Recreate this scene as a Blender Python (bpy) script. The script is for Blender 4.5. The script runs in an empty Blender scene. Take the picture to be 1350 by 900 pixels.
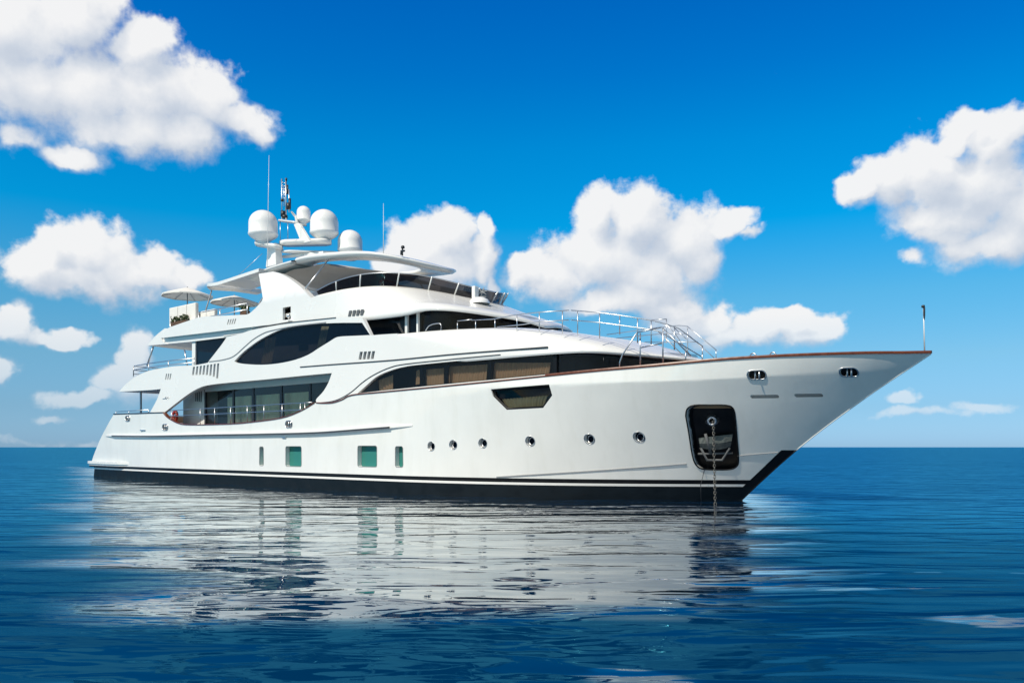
import bpy, bmesh, math, random
from mathutils import Vector, Matrix
R = math.radians
random.seed(7)
scene = bpy.context.scene
COL = scene.collection

# ------------------------------------------------------------------ camera
# yacht coordinates: X forward, -Y starboard, Z up; water at z = 0
F = 1100.0; CH = 1.8; TH = R(40.3); HZ = 589.0
rv = Vector((math.cos(TH), math.sin(TH), 0)); dv = Vector((-math.sin(TH), math.cos(TH), 0))
D0 = F*CH/70.0
CAM = Vector((40.2, 0, CH)) - rv*((978-675)/F*D0) - dv*D0
cd = bpy.data.cameras.new('camera'); cam = bpy.data.objects.new('camera', cd); COL.objects.link(cam)
cam.location = CAM; cam.rotation_euler = (R(90), 0, TH)
cd.sensor_width = 36; cd.lens = 36*F/1350; cd.shift_y = (HZ-450)/1350; cd.clip_end = 30000; cd.clip_start = .1
scene.camera = cam
scene.view_settings.view_transform = 'Standard'; scene.view_settings.look = 'None'
scene.view_settings.gamma = 1; scene.view_settings.exposure = 0.0

# ------------------------------------------------------------------ sun and sky
SUN_AZ_CAM = 40; SUN_EL = 47           # sun is behind the camera, to its left
sdir = (-dv*math.cos(R(SUN_AZ_CAM)) - rv*math.sin(R(SUN_AZ_CAM)))
sdir = Vector((sdir.x*math.cos(R(SUN_EL)), sdir.y*math.cos(R(SUN_EL)), math.sin(R(SUN_EL))))
sl = bpy.data.lights.new('sun', 'SUN'); sl.energy = 4.55; sl.angle = R(.6); sl.color = (1, .92, .785)
so = bpy.data.objects.new('sun', sl); COL.objects.link(so); so.location = (0, 0, 60)
so.rotation_euler = sdir.to_track_quat('Z', 'Y').to_euler()

world = bpy.data.worlds.new('World'); scene.world = world; world.use_nodes = True
NT = world.node_tree; NT.nodes.clear()
class G:
    """small node-graph helper"""
    def __init__(s, nt): s.t = nt
    def n(s, typ, **kw):
        n = s.t.nodes.new(typ)
        for k, v in kw.items(): setattr(n, k, v)
        return n
    def put(s, sock, v):
        if isinstance(v, bpy.types.NodeSocket): s.t.links.new(v, sock)
        elif v is not None: sock.default_value = v
    def m(s, op, a, b=None, c=None, clamp=False):
        n = s.n('ShaderNodeMath', operation=op, use_clamp=clamp)
        for i, v in enumerate((a, b, c)):
            if v is not None: s.put(n.inputs[i], v)
        return n.outputs[0]
    def v(s, op, a, b=None, sc=None, val=False):
        n = s.n('ShaderNodeVectorMath', operation=op)
        s.put(n.inputs[0], a)
        if b is not None: s.put(n.inputs[1], b)
        if sc is not None: s.put(n.inputs['Scale'], sc)
        return n.outputs['Value' if val else 'Vector']
    def comb(s, x, y, z=0.0):
        n = s.n('ShaderNodeCombineXYZ')
        for i, q in enumerate((x, y, z)): s.put(n.inputs[i], q)
        return n.outputs[0]
    def noise(s, vec, scale, det=4, rough=.55, dist=0, dim='3D', lac=2.0):
        n = s.n('ShaderNodeTexNoise', noise_dimensions=dim)
        s.put(n.inputs['Vector'], vec); s.put(n.inputs['Scale'], scale); s.put(n.inputs['Detail'], det)
        s.put(n.inputs['Roughness'], rough); s.put(n.inputs['Distortion'], dist); s.put(n.inputs['Lacunarity'], lac)
        return n
    def ramp(s, fac, stops, interp='LINEAR'):
        n = s.n('ShaderNodeValToRGB'); s.put(n.inputs[0], fac); cr = n.color_ramp; cr.interpolation = interp
        while len(cr.elements) < len(stops): cr.elements.new(.5)
        for e, (p, c) in zip(cr.elements, stops):
            e.position = p; e.color = (c, c, c, 1) if not hasattr(c, '__len__') else (*c[:3], 1)
        return n.outputs[0]
    def mix(s, fac, a, b, mode='MIX'):
        n = s.n('ShaderNodeMix', data_type='RGBA', blend_type=mode)
        s.put(n.inputs[0], fac); s.put(n.inputs[6], a); s.put(n.inputs[7], b)
        return n.outputs[2]
    def mr(s, v, a, b, c, d, sm=False):
        n = s.n('ShaderNodeMapRange', interpolation_type='SMOOTHSTEP' if sm else 'LINEAR')
        for i, q in enumerate((v, a, b, c, d)): s.put(n.inputs[i], q)
        return n.outputs[0]

# clouds: directions (azimuth, elevation) of puffs, given as (u, v, ru, rv) of the sky seen ahead
PUFFS = [
 # big bank, upper left
 (25,35,80,56),(105,15,56,40),(50,105,85,56),(128,112,74,60),(185,55,40,34),(205,120,74,54),(262,135,62,46),(312,160,46,28),(340,174,20,14),(170,165,82,36),(245,180,54,30),(92,200,44,22,.95),(25,170,40,20,.8),
 # long low cloud, left
 (52,345,36,32),(74,318,26,26),(112,338,60,48),(158,360,74,32),(207,350,30,26),(228,362,38,22),(105,372,70,22),(252,365,18,12),
 # small ones, left edge
 (18,425,26,22),(52,438,22,14,.9),(92,446,34,16,.92),(0,488,22,17,.95),(112,520,48,14,.78),(75,543,22,8,.66),(182,466,26,32,.95),(165,498,38,26,.82),(190,520,60,24,.7),
 # behind the yacht
 (555,330,54,42),(590,315,38,40),(590,352,66,40),(520,345,34,30),(635,350,28,40),(636,312,16,18,.9),(650,375,14,26,.95),
 # tall cloud, centre
 (785,285,34,42),(850,288,56,46),(800,335,84,56),(722,366,56,36),(690,352,24,22),(900,315,56,50),(862,360,82,52),(922,340,32,40),(955,296,34,20,.96),(985,306,22,9,.82),(790,398,70,22,.95),(885,408,62,24),(850,390,90,30),
 # low bank to the right of it
 (1000,435,42,24),(1062,442,54,21),(1042,421,28,14),(955,446,50,18),(1096,435,20,13),(905,425,60,28,.95),(940,425,50,24,.95),
 # right bank
 (1290,250,78,62),(1312,190,42,36),(1268,178,32,28),(1220,225,54,44),(1165,240,38,30),(1126,256,24,22),(1350,280,60,56),(1238,276,64,28),(1292,158,18,11,.95),(1310,308,70,28),(1240,298,50,18,.9),(1206,333,30,16,.60),
 # small, low right
 (1188,526,20,10,.74),(1290,540,60,9,.60),(1200,548,90,10,.58),(60,575,100,9,.56),
]
def az_el(u, v):
    az = math.atan((u-675)/F); return az, math.atan((HZ-v)/F*math.cos(az))
cg = bpy.data.node_groups.new('cloud_field', 'ShaderNodeTree')
cg.interface.new_socket('P', in_out='INPUT', socket_type='NodeSocketVector')
cg.interface.new_socket('Field', in_out='OUTPUT', socket_type='NodeSocketFloat')
cg.interface.new_socket('Height', in_out='OUTPUT', socket_type='NodeSocketFloat')
g = G(cg); gi = g.n('NodeGroupInput'); go = g.n('NodeGroupOutput'); P = gi.outputs[0]
w1 = g.noise(P, 9, 2, .5); w2 = g.noise(P, 34, 3, .6)
wp = g.v('ADD', P, g.v('SCALE', g.v('SUBTRACT', w1.outputs['Color'], (.5, .5, .5)), sc=.05))
wp = g.v('ADD', wp, g.v('SCALE', g.v('SUBTRACT', w2.outputs['Color'], (.5, .5, .5)), sc=.022))
acc = None
for (u, v, ru, rr, *wt) in PUFFS:
    a, e = az_el(u, v); ra = ru/F; re = rr/F
    mp = g.n('ShaderNodeVectorMath', operation='MULTIPLY_ADD')
    g.put(mp.inputs[0], wp); mp.inputs[1].default_value = (1/ra, 1/re, 0); mp.inputs[2].default_value = (-a/ra, -e/re, 0)
    l = g.v('DOT_PRODUCT', mp.outputs[0], mp.outputs[0], val=True)
    k = g.m('EXPONENT', g.m('MULTIPLY', l, -.80))
    if wt: k = g.m('MULTIPLY', k, wt[0])
    acc = k if acc is None else g.m('SMOOTH_MAX', acc, k, .12)
acc = g.m('MINIMUM', acc, 1.05)
nz = g.noise(P, 24, 9, .60); nb = g.noise(P, 11, 3, .5)
fld = g.m('ADD', acc, g.m('MULTIPLY', g.m('SUBTRACT', nz.outputs[0], .5), .92))
fld = g.m('ADD', fld, g.m('MULTIPLY', g.m('SUBTRACT', nb.outputs[0], .5), .40))
g.put(go.inputs[0], fld); g.put(go.inputs[1], acc)

g = G(NT)
tc = g.n('ShaderNodeTexCoord'); dirv = tc.outputs['Generated']
ca = g.v('DOT_PRODUCT', dirv, tuple(rv), val=True); cb = g.v('DOT_PRODUCT', dirv, tuple(dv), val=True)
sx = g.n('ShaderNodeSeparateXYZ'); g.put(sx.inputs[0], dirv)
az = g.m('ARCTAN2', ca, cb); el = g.m('ARCSINE', sx.outputs[2])
P = g.comb(az, el, 0.0)
def field(Pv):
    n = g.n('ShaderNodeGroup'); n.node_tree = cg; g.put(n.inputs[0], Pv); return n.outputs
f0 = field(P); f1 = field(g.v('ADD', P, (-.012, .022, 0))); 
rel = g.m('SUBTRACT', g.m('SUBTRACT', f0[0], f0[1]), g.m('SUBTRACT', f1[0], f1[1]))
rels = g.m('SUBTRACT', f0[1], f1[1])
cover = g.mr(f0[0], .34, g.m('ADD', .40, g.mr(rels, -.12, .2, .46, .20)), 0, 1, True)
lit = g.m('ADD', g.m('ADD', g.m('MULTIPLY', rel, .6), g.m('MULTIPLY', rels, 1.25)), g.m('ADD', .57, g.m('MULTIPLY', g.m('SUBTRACT', g.noise(P, 14, 3, .5).outputs[0], .5), .7)), clamp=True)
ccol = g.ramp(lit, [(0, (.55, .62, .74)), (.40, (.68, .74, .83)), (.66, (.86, .885, .925)), (.9, (1.0, 1.0, 1.0))])
sky = g.n('ShaderNodeTexSky', sky_type='NISHITA'); sky.sun_disc = False
sky.sun_elevation = R(SUN_EL); sky.sun_rotation = math.atan2(sdir.x, sdir.y)
sky.air_density = 1.0; sky.dust_density = .3; sky.ozone_density = 3.0
elr = g.mr(el, 0.0, 1.2, 0, 1)
SKYT = [(0.0068, (0.436, 0.775, 1.419)), (0.0371, (0.43, 0.729, 1.132)), (0.0823, (0.482, 0.851, 1.063)), (0.1418, (0.339, 0.987, 1.182)), (0.2141, (0.005, 1.073, 1.477)), (0.2833, (0.0, 1.032, 1.569)), (0.3486, (0.0, 0.852, 1.595)), (0.4038, (0.0, 0.762, 1.608)), (0.5, (0.01, 0.7, 1.5)), (0.72, (1.0, 0.96, 0.9))]
tint = g.v('SCALE', g.ramp(elr, [(p, tuple(q/2 for q in c)) for p, c in SKYT]), sc=2.0)
tint = g.mix(g.mr(cb, .25, -.35, 0, 1, True), tint, (1.08, 1.0, .88, 1))      # the sky on the sun's side is paler
sk = g.mix(1.0, sky.outputs[0], tint, 'MULTIPLY')
SKY_STRENGTH = .10
cl = g.v('SCALE', ccol, sc=.92/SKY_STRENGTH)
lowfade = g.mr(el, 0.0, .15, .25, 1)
cl = g.mix(g.m('MULTIPLY', cover, g.m('MULTIPLY', lowfade, .97)), sk, cl)
bg = g.n('ShaderNodeBackground'); g.put(bg.inputs[0], cl); bg.inputs[1].default_value = SKY_STRENGTH
wo = g.n('ShaderNodeOutputWorld'); NT.links.new(bg.outputs[0], wo.inputs[0])
world.cycles.sampling_method = 'MANUAL'; world.cycles.sample_map_resolution = 512

# ------------------------------------------------------------------ materials
MATS = {}
def mat(name, col, rough=.4, metal=0, coat=0, var=0, bump=0, bscale=3, alpha=None, trans=0, stretch=(1, 1, 1), spec=.5, sss=0):
    m = bpy.data.materials.new(name); m.use_nodes = True; nt = m.node_tree; b = nt.nodes['Principled BSDF']; q = G(nt)
    b.inputs['Base Color'].default_value = (*col, 1); b.inputs['Roughness'].default_value = rough; b.inputs['Metallic'].default_value = metal
    b.inputs['Coat Weight'].default_value = coat; b.inputs['Coat Roughness'].default_value = .06
    b.inputs['Specular IOR Level'].default_value = spec
    tcn = q.n('ShaderNodeTexCoord'); mp = q.n('ShaderNodeMapping'); q.put(mp.inputs[0], tcn.outputs['Object']); mp.inputs['Scale'].default_value = stretch
    if var:
        nn = q.noise(mp.outputs[0], bscale, 5, .6)
        c2 = tuple(c*(1-var) for c in col)
        q.put(b.inputs['Base Color'], q.mix(q.mr(nn.outputs[0], .3, .7, 0, 1), (*c2, 1), (*col, 1)))
        q.put(b.inputs['Roughness'], q.mr(nn.outputs[0], .3, .7, rough*.8, rough*1.25))
    if bump:
        nb_ = q.noise(mp.outputs[0], bscale*1.7, 3, .5); bn = q.n('ShaderNodeBump'); bn.inputs['Strength'].default_value = 1; bn.inputs['Distance'].default_value = bump
        q.put(bn.inputs['Height'], nb_.outputs[0]); q.put(b.inputs['Normal'], bn.outputs[0])
    MATS[name] = m; return m
WHITE = mat('white_gelcoat', (.775, .775, .755), .25, coat=.2, var=.035, bump=.004, bscale=.5, stretch=(1, 1, 1.3))
HULLW = mat('hull_paint', (.77, .78, .755), .20, coat=.7, var=.07, bump=.012, bscale=.6, stretch=(1, 1, .7))  # mottled tone partly imitates light rippling off the water
DECKW = mat('deck_nonskid', (.74, .74, .72), .6, var=.05, bscale=2)
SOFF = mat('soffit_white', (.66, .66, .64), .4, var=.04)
TEAK = mat('varnished_teak', (.17, .048, .02), .25, coat=.5, var=.3, bscale=6)
TEAKD = mat('teak_deck', (.34, .21, .12), .6, var=.25, bscale=6)
BLACK = mat('black_paint', (.005, .006, .008), .4, var=.2, spec=.25)
BOTTOM = mat('bottom_paint', (.006, .012, .018), .5, var=.35, bscale=2, spec=.15)
CHROME = mat('polished_steel', (.62, .64, .66), .34, metal=1)
GREYM = mat('painted_grey', (.28, .29, .30), .4, var=.1)
VENT = mat('vent_dark', (.10, .105, .11), .5)
LINE = mat('dark_line', (.035, .037, .045), .35)
CURT = mat('curtain_fabric', (.85, .54, .30), .85, var=.12, bscale=8)
CURTG = mat('blind_fabric', (.55, .48, .26), .85, var=.12, bscale=8)
INTR = mat('interior_dark', (.035, .03, .028), .6, var=.3)  # for dark boxes added behind windows to stop light showing through
BLIND = mat('saloon_blind', (.85, .78, .52), .8, var=.1, bscale=5)
CANVAS = mat('umbrella_canvas', (.78, .755, .70), .85, var=.06, bscale=5)
CUSH = mat('cushion_fabric', (.78, .75, .70), .9, var=.06, bscale=4, bump=.01)
ANTF = mat('antenna_dark', (.02, .022, .025), .4)
DOMEM = mat('dome_plastic', (.80, .80, .79), .35, var=.02)
LEAF = mat('plant_leaf', (.07, .11, .035), .6, var=.5, bscale=9)
POT = mat('planter', (.12, .06, .03), .7, var=.3)
REDM = mat('red_plastic', (.42, .03, .02), .45, var=.2)
CHAIN = mat('galvanised_chain', (.20, .195, .18), .45, metal=.7, var=.3, bscale=20)
CANH = mat('headlining', (.48, .45, .41), .7, var=.08, bscale=2)

def streaks(m, amt):
    nt = m.node_tree; q = G(nt); b = nt.nodes['Principled BSDF']; tcn = q.n('ShaderNodeTexCoord'); mp = q.n('ShaderNodeMapping')
    q.put(mp.inputs[0], tcn.outputs['Object']); mp.inputs['Scale'].default_value = (1.9, 1, .35)
    a = q.noise(mp.outputs[0], 1.0, 5, .65).outputs[0]; sock = b.inputs['Base Color'].links[0].from_socket
    q.put(b.inputs['Base Color'], q.mix(q.mr(a, .50, .72, 0, amt), sock, (.55, .56, .50, 1)))
streaks(HULLW, .20)

def glass(name, tint, refl=1.0, body=(.0, .0, .0), op=.0):
    m = bpy.data.materials.new(name); m.use_nodes = True; nt = m.node_tree; nt.nodes.clear(); q = G(nt)
    tr = q.n('ShaderNodeBsdfTransparent'); tr.inputs[0].default_value = (*tint, 1)
    gl = q.n('ShaderNodeBsdfGlossy'); gl.inputs[0].default_value = (.9, .95, 1, 1); gl.inputs['Roughness'].default_value = .02
    fr = q.n('ShaderNodeFresnel'); fr.inputs[0].default_value = 1.5
    df = q.n('ShaderNodeBsdfDiffuse'); df.inputs[0].default_value = (*body, 1)
    m0 = q.n('ShaderNodeMixShader'); m0.inputs[0].default_value = op
    nt.links.new(tr.outputs[0], m0.inputs[1]); nt.links.new(df.outputs[0], m0.inputs[2])
    mx = q.n('ShaderNodeMixShader'); q.put(mx.inputs[0], q.m('MULTIPLY', fr.outputs[0], refl))
    nt.links.new(m0.outputs[0], mx.inputs[1]); nt.links.new(gl.outputs[0], mx.inputs[2])
    o = q.n('ShaderNodeOutputMaterial'); nt.links.new(mx.outputs[0], o.inputs[0]); return m
GLASS = glass('tinted_glass', (.58, .60, .62), .42, (.001, .008, .026), .15)
GLASSD = glass('dark_glass', (.10, .11, .12), .35, (.002, .006, .016), .6)
CLEAR = glass('saloon_glass', (.80, .86, .86), .9, (.01, .03, .05), .10)
GLASSN = glass('navy_glass', (.32, .36, .42), .40, (.001, .006, .022), .35)
GTEAL = glass('green_glass', (.2, .5, .45), .6, (.05, .25, .215), .75)
SMOKE = glass('smoked_acrylic', (.13, .11, .11), .9, (.012, .010, .010), .35)

# ------------------------------------------------------------------ helpers
def tag(o, label=None, cat=None, group=None, kind=None):
    if label: o['label'] = label
    if cat: o['category'] = cat
    if group: o['group'] = group
    if kind: o['kind'] = kind
    return o
WORLD = {}
def empty(name, loc=(0, 0, 0)):
    o = bpy.data.objects.new(name, None); WORLD[o.name] = Matrix.Translation(loc); o.location = loc; o.empty_display_size = .5; COL.objects.link(o); return o
def link(name, me, mats, parent=None):
    o = bpy.data.objects.new(name, me); COL.objects.link(o)
    for m in (mats if isinstance(mats, (list, tuple)) else [mats]): me.materials.append(m)
    if parent:
        o.parent = parent
        o.matrix_parent_inverse = WORLD.get(parent.name, Matrix.Identity(4)).inverted()
    return o
class MB:
    def __init__(s): s.b = bmesh.new()
    def box(s, c, sz, rz=0, ry=0, bev=0):
        M = Matrix.Translation(c) @ Matrix.Rotation(rz, 4, 'Z') @ Matrix.Rotation(ry, 4, 'Y') @ Matrix.Diagonal((*sz, 1))
        r = bmesh.ops.create_cube(s.b, size=1, matrix=M)
        if bev:
            es = list({e for v in r['verts'] for e in v.link_edges})
            bmesh.ops.bevel(s.b, geom=es, offset=bev, segments=2, affect='EDGES', profile=.6)
        return s
    def tube(s, pts, r, seg=7, r2=None, closed=False):
        pts = [Vector(p) for p in pts]; n = len(pts); rings = []
        up = Vector((0, 0, 1))
        for i, p in enumerate(pts):
            a = pts[i-1] if (i > 0 or closed) else p; b_ = pts[(i+1) % n] if (i < n-1 or closed) else p
            t = (b_-a).normalized()
            x = t.cross(up)
            if x.length < .05: x = t.cross(Vector((1, 0, 0)))
            x.normalize(); y = x.cross(t)
            rr = r if r2 is None else r+(r2-r)*i/max(1, n-1)
            rings.append([s.b.verts.new(p+x*math.cos(k*2*math.pi/seg)*rr+y*math.sin(k*2*math.pi/seg)*rr) for k in range(seg)])
        for i in range(n if closed else n-1):
            A = rings[i]; B = rings[(i+1) % n]
            for k in range(seg): 
                f = s.b.faces.new((A[k], A[(k+1) % seg], B[(k+1) % seg], B[k])); f.smooth = True
        if not closed:
            s.b.faces.new(rings[0][::-1]); s.b.faces.new(rings[-1])
        return s
    def lathe(s, c, prof, seg=24, ax='Z', tilt=None):
        rings = []; M = Matrix.Translation(c) @ (tilt or Matrix.Identity(4))
        for (r_, z) in prof:
            if r_ < 1e-5: rings.append([s.b.verts.new(M @ Vector((0, 0, z)))])
            else: rings.append([s.b.verts.new(M @ Vector((r_*math.cos(k*2*math.pi/seg), r_*math.sin(k*2*math.pi/seg), z))) for k in range(seg)])
        for A, B in zip(rings, rings[1:]):
            for k in range(seg):
                k2 = (k+1) % seg
                q = ([A[0]] if len(A) == 1 else [A[k], A[k2]]) + ([B[0]] if len(B) == 1 else [B[k2], B[k]])
                if len(q) > 2:
                    f = s.b.faces.new(q); f.smooth = True
        return s
    def grid(s, rows, smooth=True, flip=False):
        V = [[s.b.verts.new(p) for p in r_] for r_ in rows]
        for A, B in zip(V, V[1:]):
            for k in range(len(A)-1):
                q = [A[k], A[k+1], B[k+1], B[k]]
                try:
                    f = s.b.faces.new(q[::-1] if flip else q); f.smooth = smooth
                except ValueError: pass
        return s
    def prism(s, poly, z0, z1):
        """plan polygon extruded between two heights"""
        a = [s.b.verts.new((p[0], p[1], z0)) for p in poly]; b_ = [s.b.verts.new((p[0], p[1], z1)) for p in poly]
        n = len(poly)
        s.b.faces.new(a[::-1]); s.b.faces.new(b_)
        for i in range(n): s.b.faces.new((a[i], a[(i+1) % n], b_[(i+1) % n], b_[i]))
        return s
    def build(s, name, m, parent=None, recalc=True):
        if recalc: bmesh.ops.recalc_face_normals(s.b, faces=s.b.faces[:])
        me = bpy.data.meshes.new(name); s.b.to_mesh(me); s.b.free(); return link(name, me, m, parent)

def pch(x, pts):
    """smooth monotone interpolation through (x, y) points"""
    if x <= pts[0][0]: return pts[0][1]
    if x >= pts[-1][0]: return pts[-1][1]
    i = 0
    while pts[i+1][0] < x: i += 1
    def sl(j): return (pts[j+1][1]-pts[j][1])/(pts[j+1][0]-pts[j][0])
    def tg(j):
        if j == 0: return sl(0)
        if j == len(pts)-1: return sl(j-1)
        a, b_ = sl(j-1), sl(j)
        return 0 if a*b_ <= 0 else 2*a*b_/(a+b_)
    h = pts[i+1][0]-pts[i][0]; t = (x-pts[i][0])/h
    return ((2*t**3-3*t*t+1)*pts[i][1]+(t**3-2*t*t+t)*h*tg(i)+(-2*t**3+3*t*t)*pts[i+1][1]+(t**3-t*t)*h*tg(i+1))
def cr(pts, n=5):
    """Catmull-Rom through points of any dimension"""
    out = []; m = len(pts)
    for i in range(m-1):
        p0 = pts[max(i-1, 0)]; p1 = pts[i]; p2 = pts[i+1]; p3 = pts[min(i+2, m-1)]
        for k in range(n):
            t = k/n
            out.append(tuple(.5*((2*b)+(-a+c)*t+(2*a-5*b+4*c-d)*t*t+(-a+3*b-3*c+d)*t**3) for a, b, c, d in zip(p0, p1, p2, p3)))
    out.append(tuple(pts[-1])); return out

# sight line of the survey camera -> point on a plane y = const, or on a side surface y = -B(X, z)
def ray(u, v):
    a = (u-675)/F; return rv*a + dv + Vector((0, 0, -(v-HZ)/F))
def aty(u, v, y):
    q = ray(u, v); t = (y-CAM.y)/q.y; return CAM + q*t
def onB(u, v, B):
    y = -4.5
    for _ in range(70):
        p = aty(u, v, y); y = .45*y+.55*(-B(p.x, p.z))
    p = aty(u, v, y); return p
def xz(px, B): return [(p.x, p.z) for p in (onB(u, v, B) for (u, v) in px)]

def skin2d(outline, holes, dx, dz, cuts=()):
    """flat triangulated polygon with holes in (X, z), cut on a grid so it can follow a curved side"""
    from mathutils.geometry import delaunay_2d_cdt
    def clean(pts):
        q = []
        for p in pts:
            if not q or (abs(p[0]-q[-1][0])+abs(p[1]-q[-1][1])) > 1e-4: q.append(p)
        return q
    loops = [clean(outline)]+[clean(h) for h in holes]; co = []; ed = []
    for q in loops:
        n0 = len(co); co += [Vector(p) for p in q]; ed += [(n0+i, n0+(i+1) % len(q)) for i in range(len(q))]
    cv, ce, cf, _, _, _ = delaunay_2d_cdt(co, ed, [], 0, 1e-5)
    def inside(x, y, q):
        r_ = False
        for i in range(len(q)):
            (x0, y0), (x1, y1) = q[i], q[i-1]
            if (y0 > y) != (y1 > y) and x < (x1-x0)*(y-y0)/(y1-y0)+x0: r_ = not r_
        return r_
    b = bmesh.new(); bv = [b.verts.new((p.x, 0, p.y)) for p in cv]
    for f in cf:
        cx = sum(cv[i].x for i in f)/len(f); cy = sum(cv[i].y for i in f)/len(f)
        if inside(cx, cy, loops[0]) and not any(inside(cx, cy, h) for h in loops[1:]): b.faces.new([bv[i] for i in f])
    bmesh.ops.delete(b, geom=[v for v in b.verts if not v.link_faces], context='VERTS')
    xs = [v.co.x for v in b.verts]; zs = [v.co.z for v in b.verts]
    def cut(co, no): bmesh.ops.bisect_plane(b, geom=b.verts[:]+b.edges[:]+b.faces[:], plane_co=co, plane_no=no, dist=1e-5)
    for co, no in cuts: cut(co, no)
    if dx:
        x = math.ceil(min(xs)/dx)*dx
        while x < max(xs): cut((x, 0, 0), (1, 0, 0)); x += dx
    if dz:
        z = math.ceil(min(zs)/dz)*dz
        while z < max(zs): cut((0, 0, z), (0, 0, 1)); z += dz
    return b
def shell(name, m, parent, B, outline, holes=(), off=0.0, depth=.12, dx=.6, dz=.45, cuts=(), classes=None, mirror=True, rim=True):
    """side skin: polygon with holes laid on y = -(B - off), rims turned inward by depth, both sides of the boat.
       classes: function (x, z) -> index, each index becomes its own object (name, material lists)"""
    b = skin2d(outline, holes, dx, dz, cuts)
    def nrm(x, z):
        e = .02; x = min(x, pch(z-.03, STEM)-.15) if B is BH else x; bx = (B(x+e, z)-B(x-e, z))/(2*e); bz = (B(x, z+e)-B(x, z-e))/(2*e)
        return Vector((-bx, -1, -bz)).normalized()
    names = name if isinstance(name, list) else [name]; ms = m if isinstance(m, list) else [m]
    res = []
    for ci, nm in enumerate(names):
        verts = []; faces = []; norms = []; idx = {}
        def V(v):
            if v.index not in idx:
                idx[v.index] = len(verts); x, z = v.co.x, v.co.z
                verts.append((x, -(B(x, z)-off), z))
            return idx[v.index]
        b.verts.index_update(); b.verts.ensure_lookup_table()
        inner = {}
        def IV(v):
            if v.index not in inner:
                inner[v.index] = len(verts); x, z = v.co.x, v.co.z
                verts.append((x, -(max(B(x, z)-off-depth, 0)), z))
            return inner[v.index]
        for f in b.faces:
            c = f.calc_center_median()
            if classes and classes(c.x, c.z) != ci: continue
            loops = list(f.verts)
            ar = sum(loops[i].co.x*loops[(i+1) % len(loops)].co.z-loops[(i+1) % len(loops)].co.x*loops[i].co.z for i in range(len(loops)))
            if abs(ar) < 1e-7: continue
            if ar < 0: loops = loops[::-1]      # seen from -y with x right, z up: counter-clockwise
            faces.append([V(v) for v in loops]); norms.append([nrm(v.co.x, v.co.z) for v in loops])
        if rim and depth:
            for e in b.edges:
                if len(e.link_faces) == 1:
                    if all(B(v.co.x, v.co.z) < .2 for v in e.verts): continue
                    f = e.link_faces[0]; c = f.calc_center_median()
                    if classes and classes(c.x, c.z) != ci: continue
                    a_, d_ = e.verts; mid = (a_.co+d_.co)/2; ed = d_.co-a_.co; perp = Vector((ed.z, 0, -ed.x))
                    if perp.dot(mid-c) < 0: perp = -perp; a_, d_ = d_, a_
                    q = [V(a_), V(d_), IV(d_), IV(a_)]
                    pn = perp.normalized() if perp.length > 1e-9 else Vector((0, 0, 1))
                    # orient so that the geometric normal agrees with perp
                    P = [Vector(verts[i]) for i in q]; gn = (P[1]-P[0]).cross(P[3]-P[0])
                    if gn.dot(pn) < 0: q = q[::-1]
                    faces.append(q); norms.append([pn]*4)
        if mirror:
            n0 = len(verts); verts += [(x, -y, z) for x, y, z in verts]; nf = len(faces)
            for i in range(nf):
                faces.append([k+n0 for k in faces[i]][::-1]); norms.append([Vector((n.x, -n.y, n.z)) for n in norms[i]][::-1])
        me = bpy.data.meshes.new(nm); me.from_pydata(verts, [], faces)
        me.polygons.foreach_set('use_smooth', [True]*len(me.polygons))
        fl = [tuple(n) for ns in norms for n in ns]
        if len(fl) == len(me.loops): me.normals_split_custom_set(fl)
        res.append(link(nm, me, ms[ci], parent))
    b.free(); return res if isinstance(name, list) else res[0]
def rrect(cx, cz, w, h, r, n=4, lean=0):
    out = []
    for (sx_, sz_, a0) in ((1, 1, 0), (-1, 1, 90), (-1, -1, 180), (1, -1, 270)):
        for k in range(n+1):
            a = R(a0+90*k/n); z = sz_*(h/2-r)+r*math.sin(a)
            out.append((cx+sx_*(w/2-r)+r*math.cos(a)+lean*z, cz+z))
    return out
def ell(cx, cz, rx, rz, n=20): return [(cx+rx*math.cos(2*math.pi*k/n), cz+rz*math.sin(2*math.pi*k/n)) for k in range(n)]
def sweep(name, m, parent, B, path, h, proud, off=0, mirror=True, taper=0):
    """flat moulding h tall and 'proud' out of the side, along (X, z) path"""
    mb = MB()
    rows = []
    for i, (x, z) in enumerate(path):
        a = path[max(i-1, 0)]; c = path[min(i+1, len(path)-1)]; t = Vector((c[0]-a[0], c[1]-a[1]))
        t = t.normalized() if t.length > 0 else Vector((1, 0)); n = Vector((-t.y, t.x))
        k_ = min(1, (len(path)-i)/taper, (i+1)/3) if taper else 1
        hh = h/2*(.3+.7*k_); pr_ = proud*k_
        pts = []
        for (s_, o_) in ((-1, -.03), (-1, pr_*.7), (-.6, pr_), (.6, pr_), (1, pr_*.7), (1, -.03)):
            xx = x+n.x*s_*hh; zz = z+n.y*s_*hh; pts.append((xx, -(B(x, z)-off+o_), zz))
        rows.append(pts)
    mb.grid(rows, smooth=False)
    mb.b.faces.new([v for v in mb.b.verts[:6]]); mb.b.faces.new([v for v in mb.b.verts[-6:]])
    if mirror: mb.grid([[(x, -y, z) for x, y, z in r_] for r_ in rows], smooth=False)
    return mb.build(name, m, parent)

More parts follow.
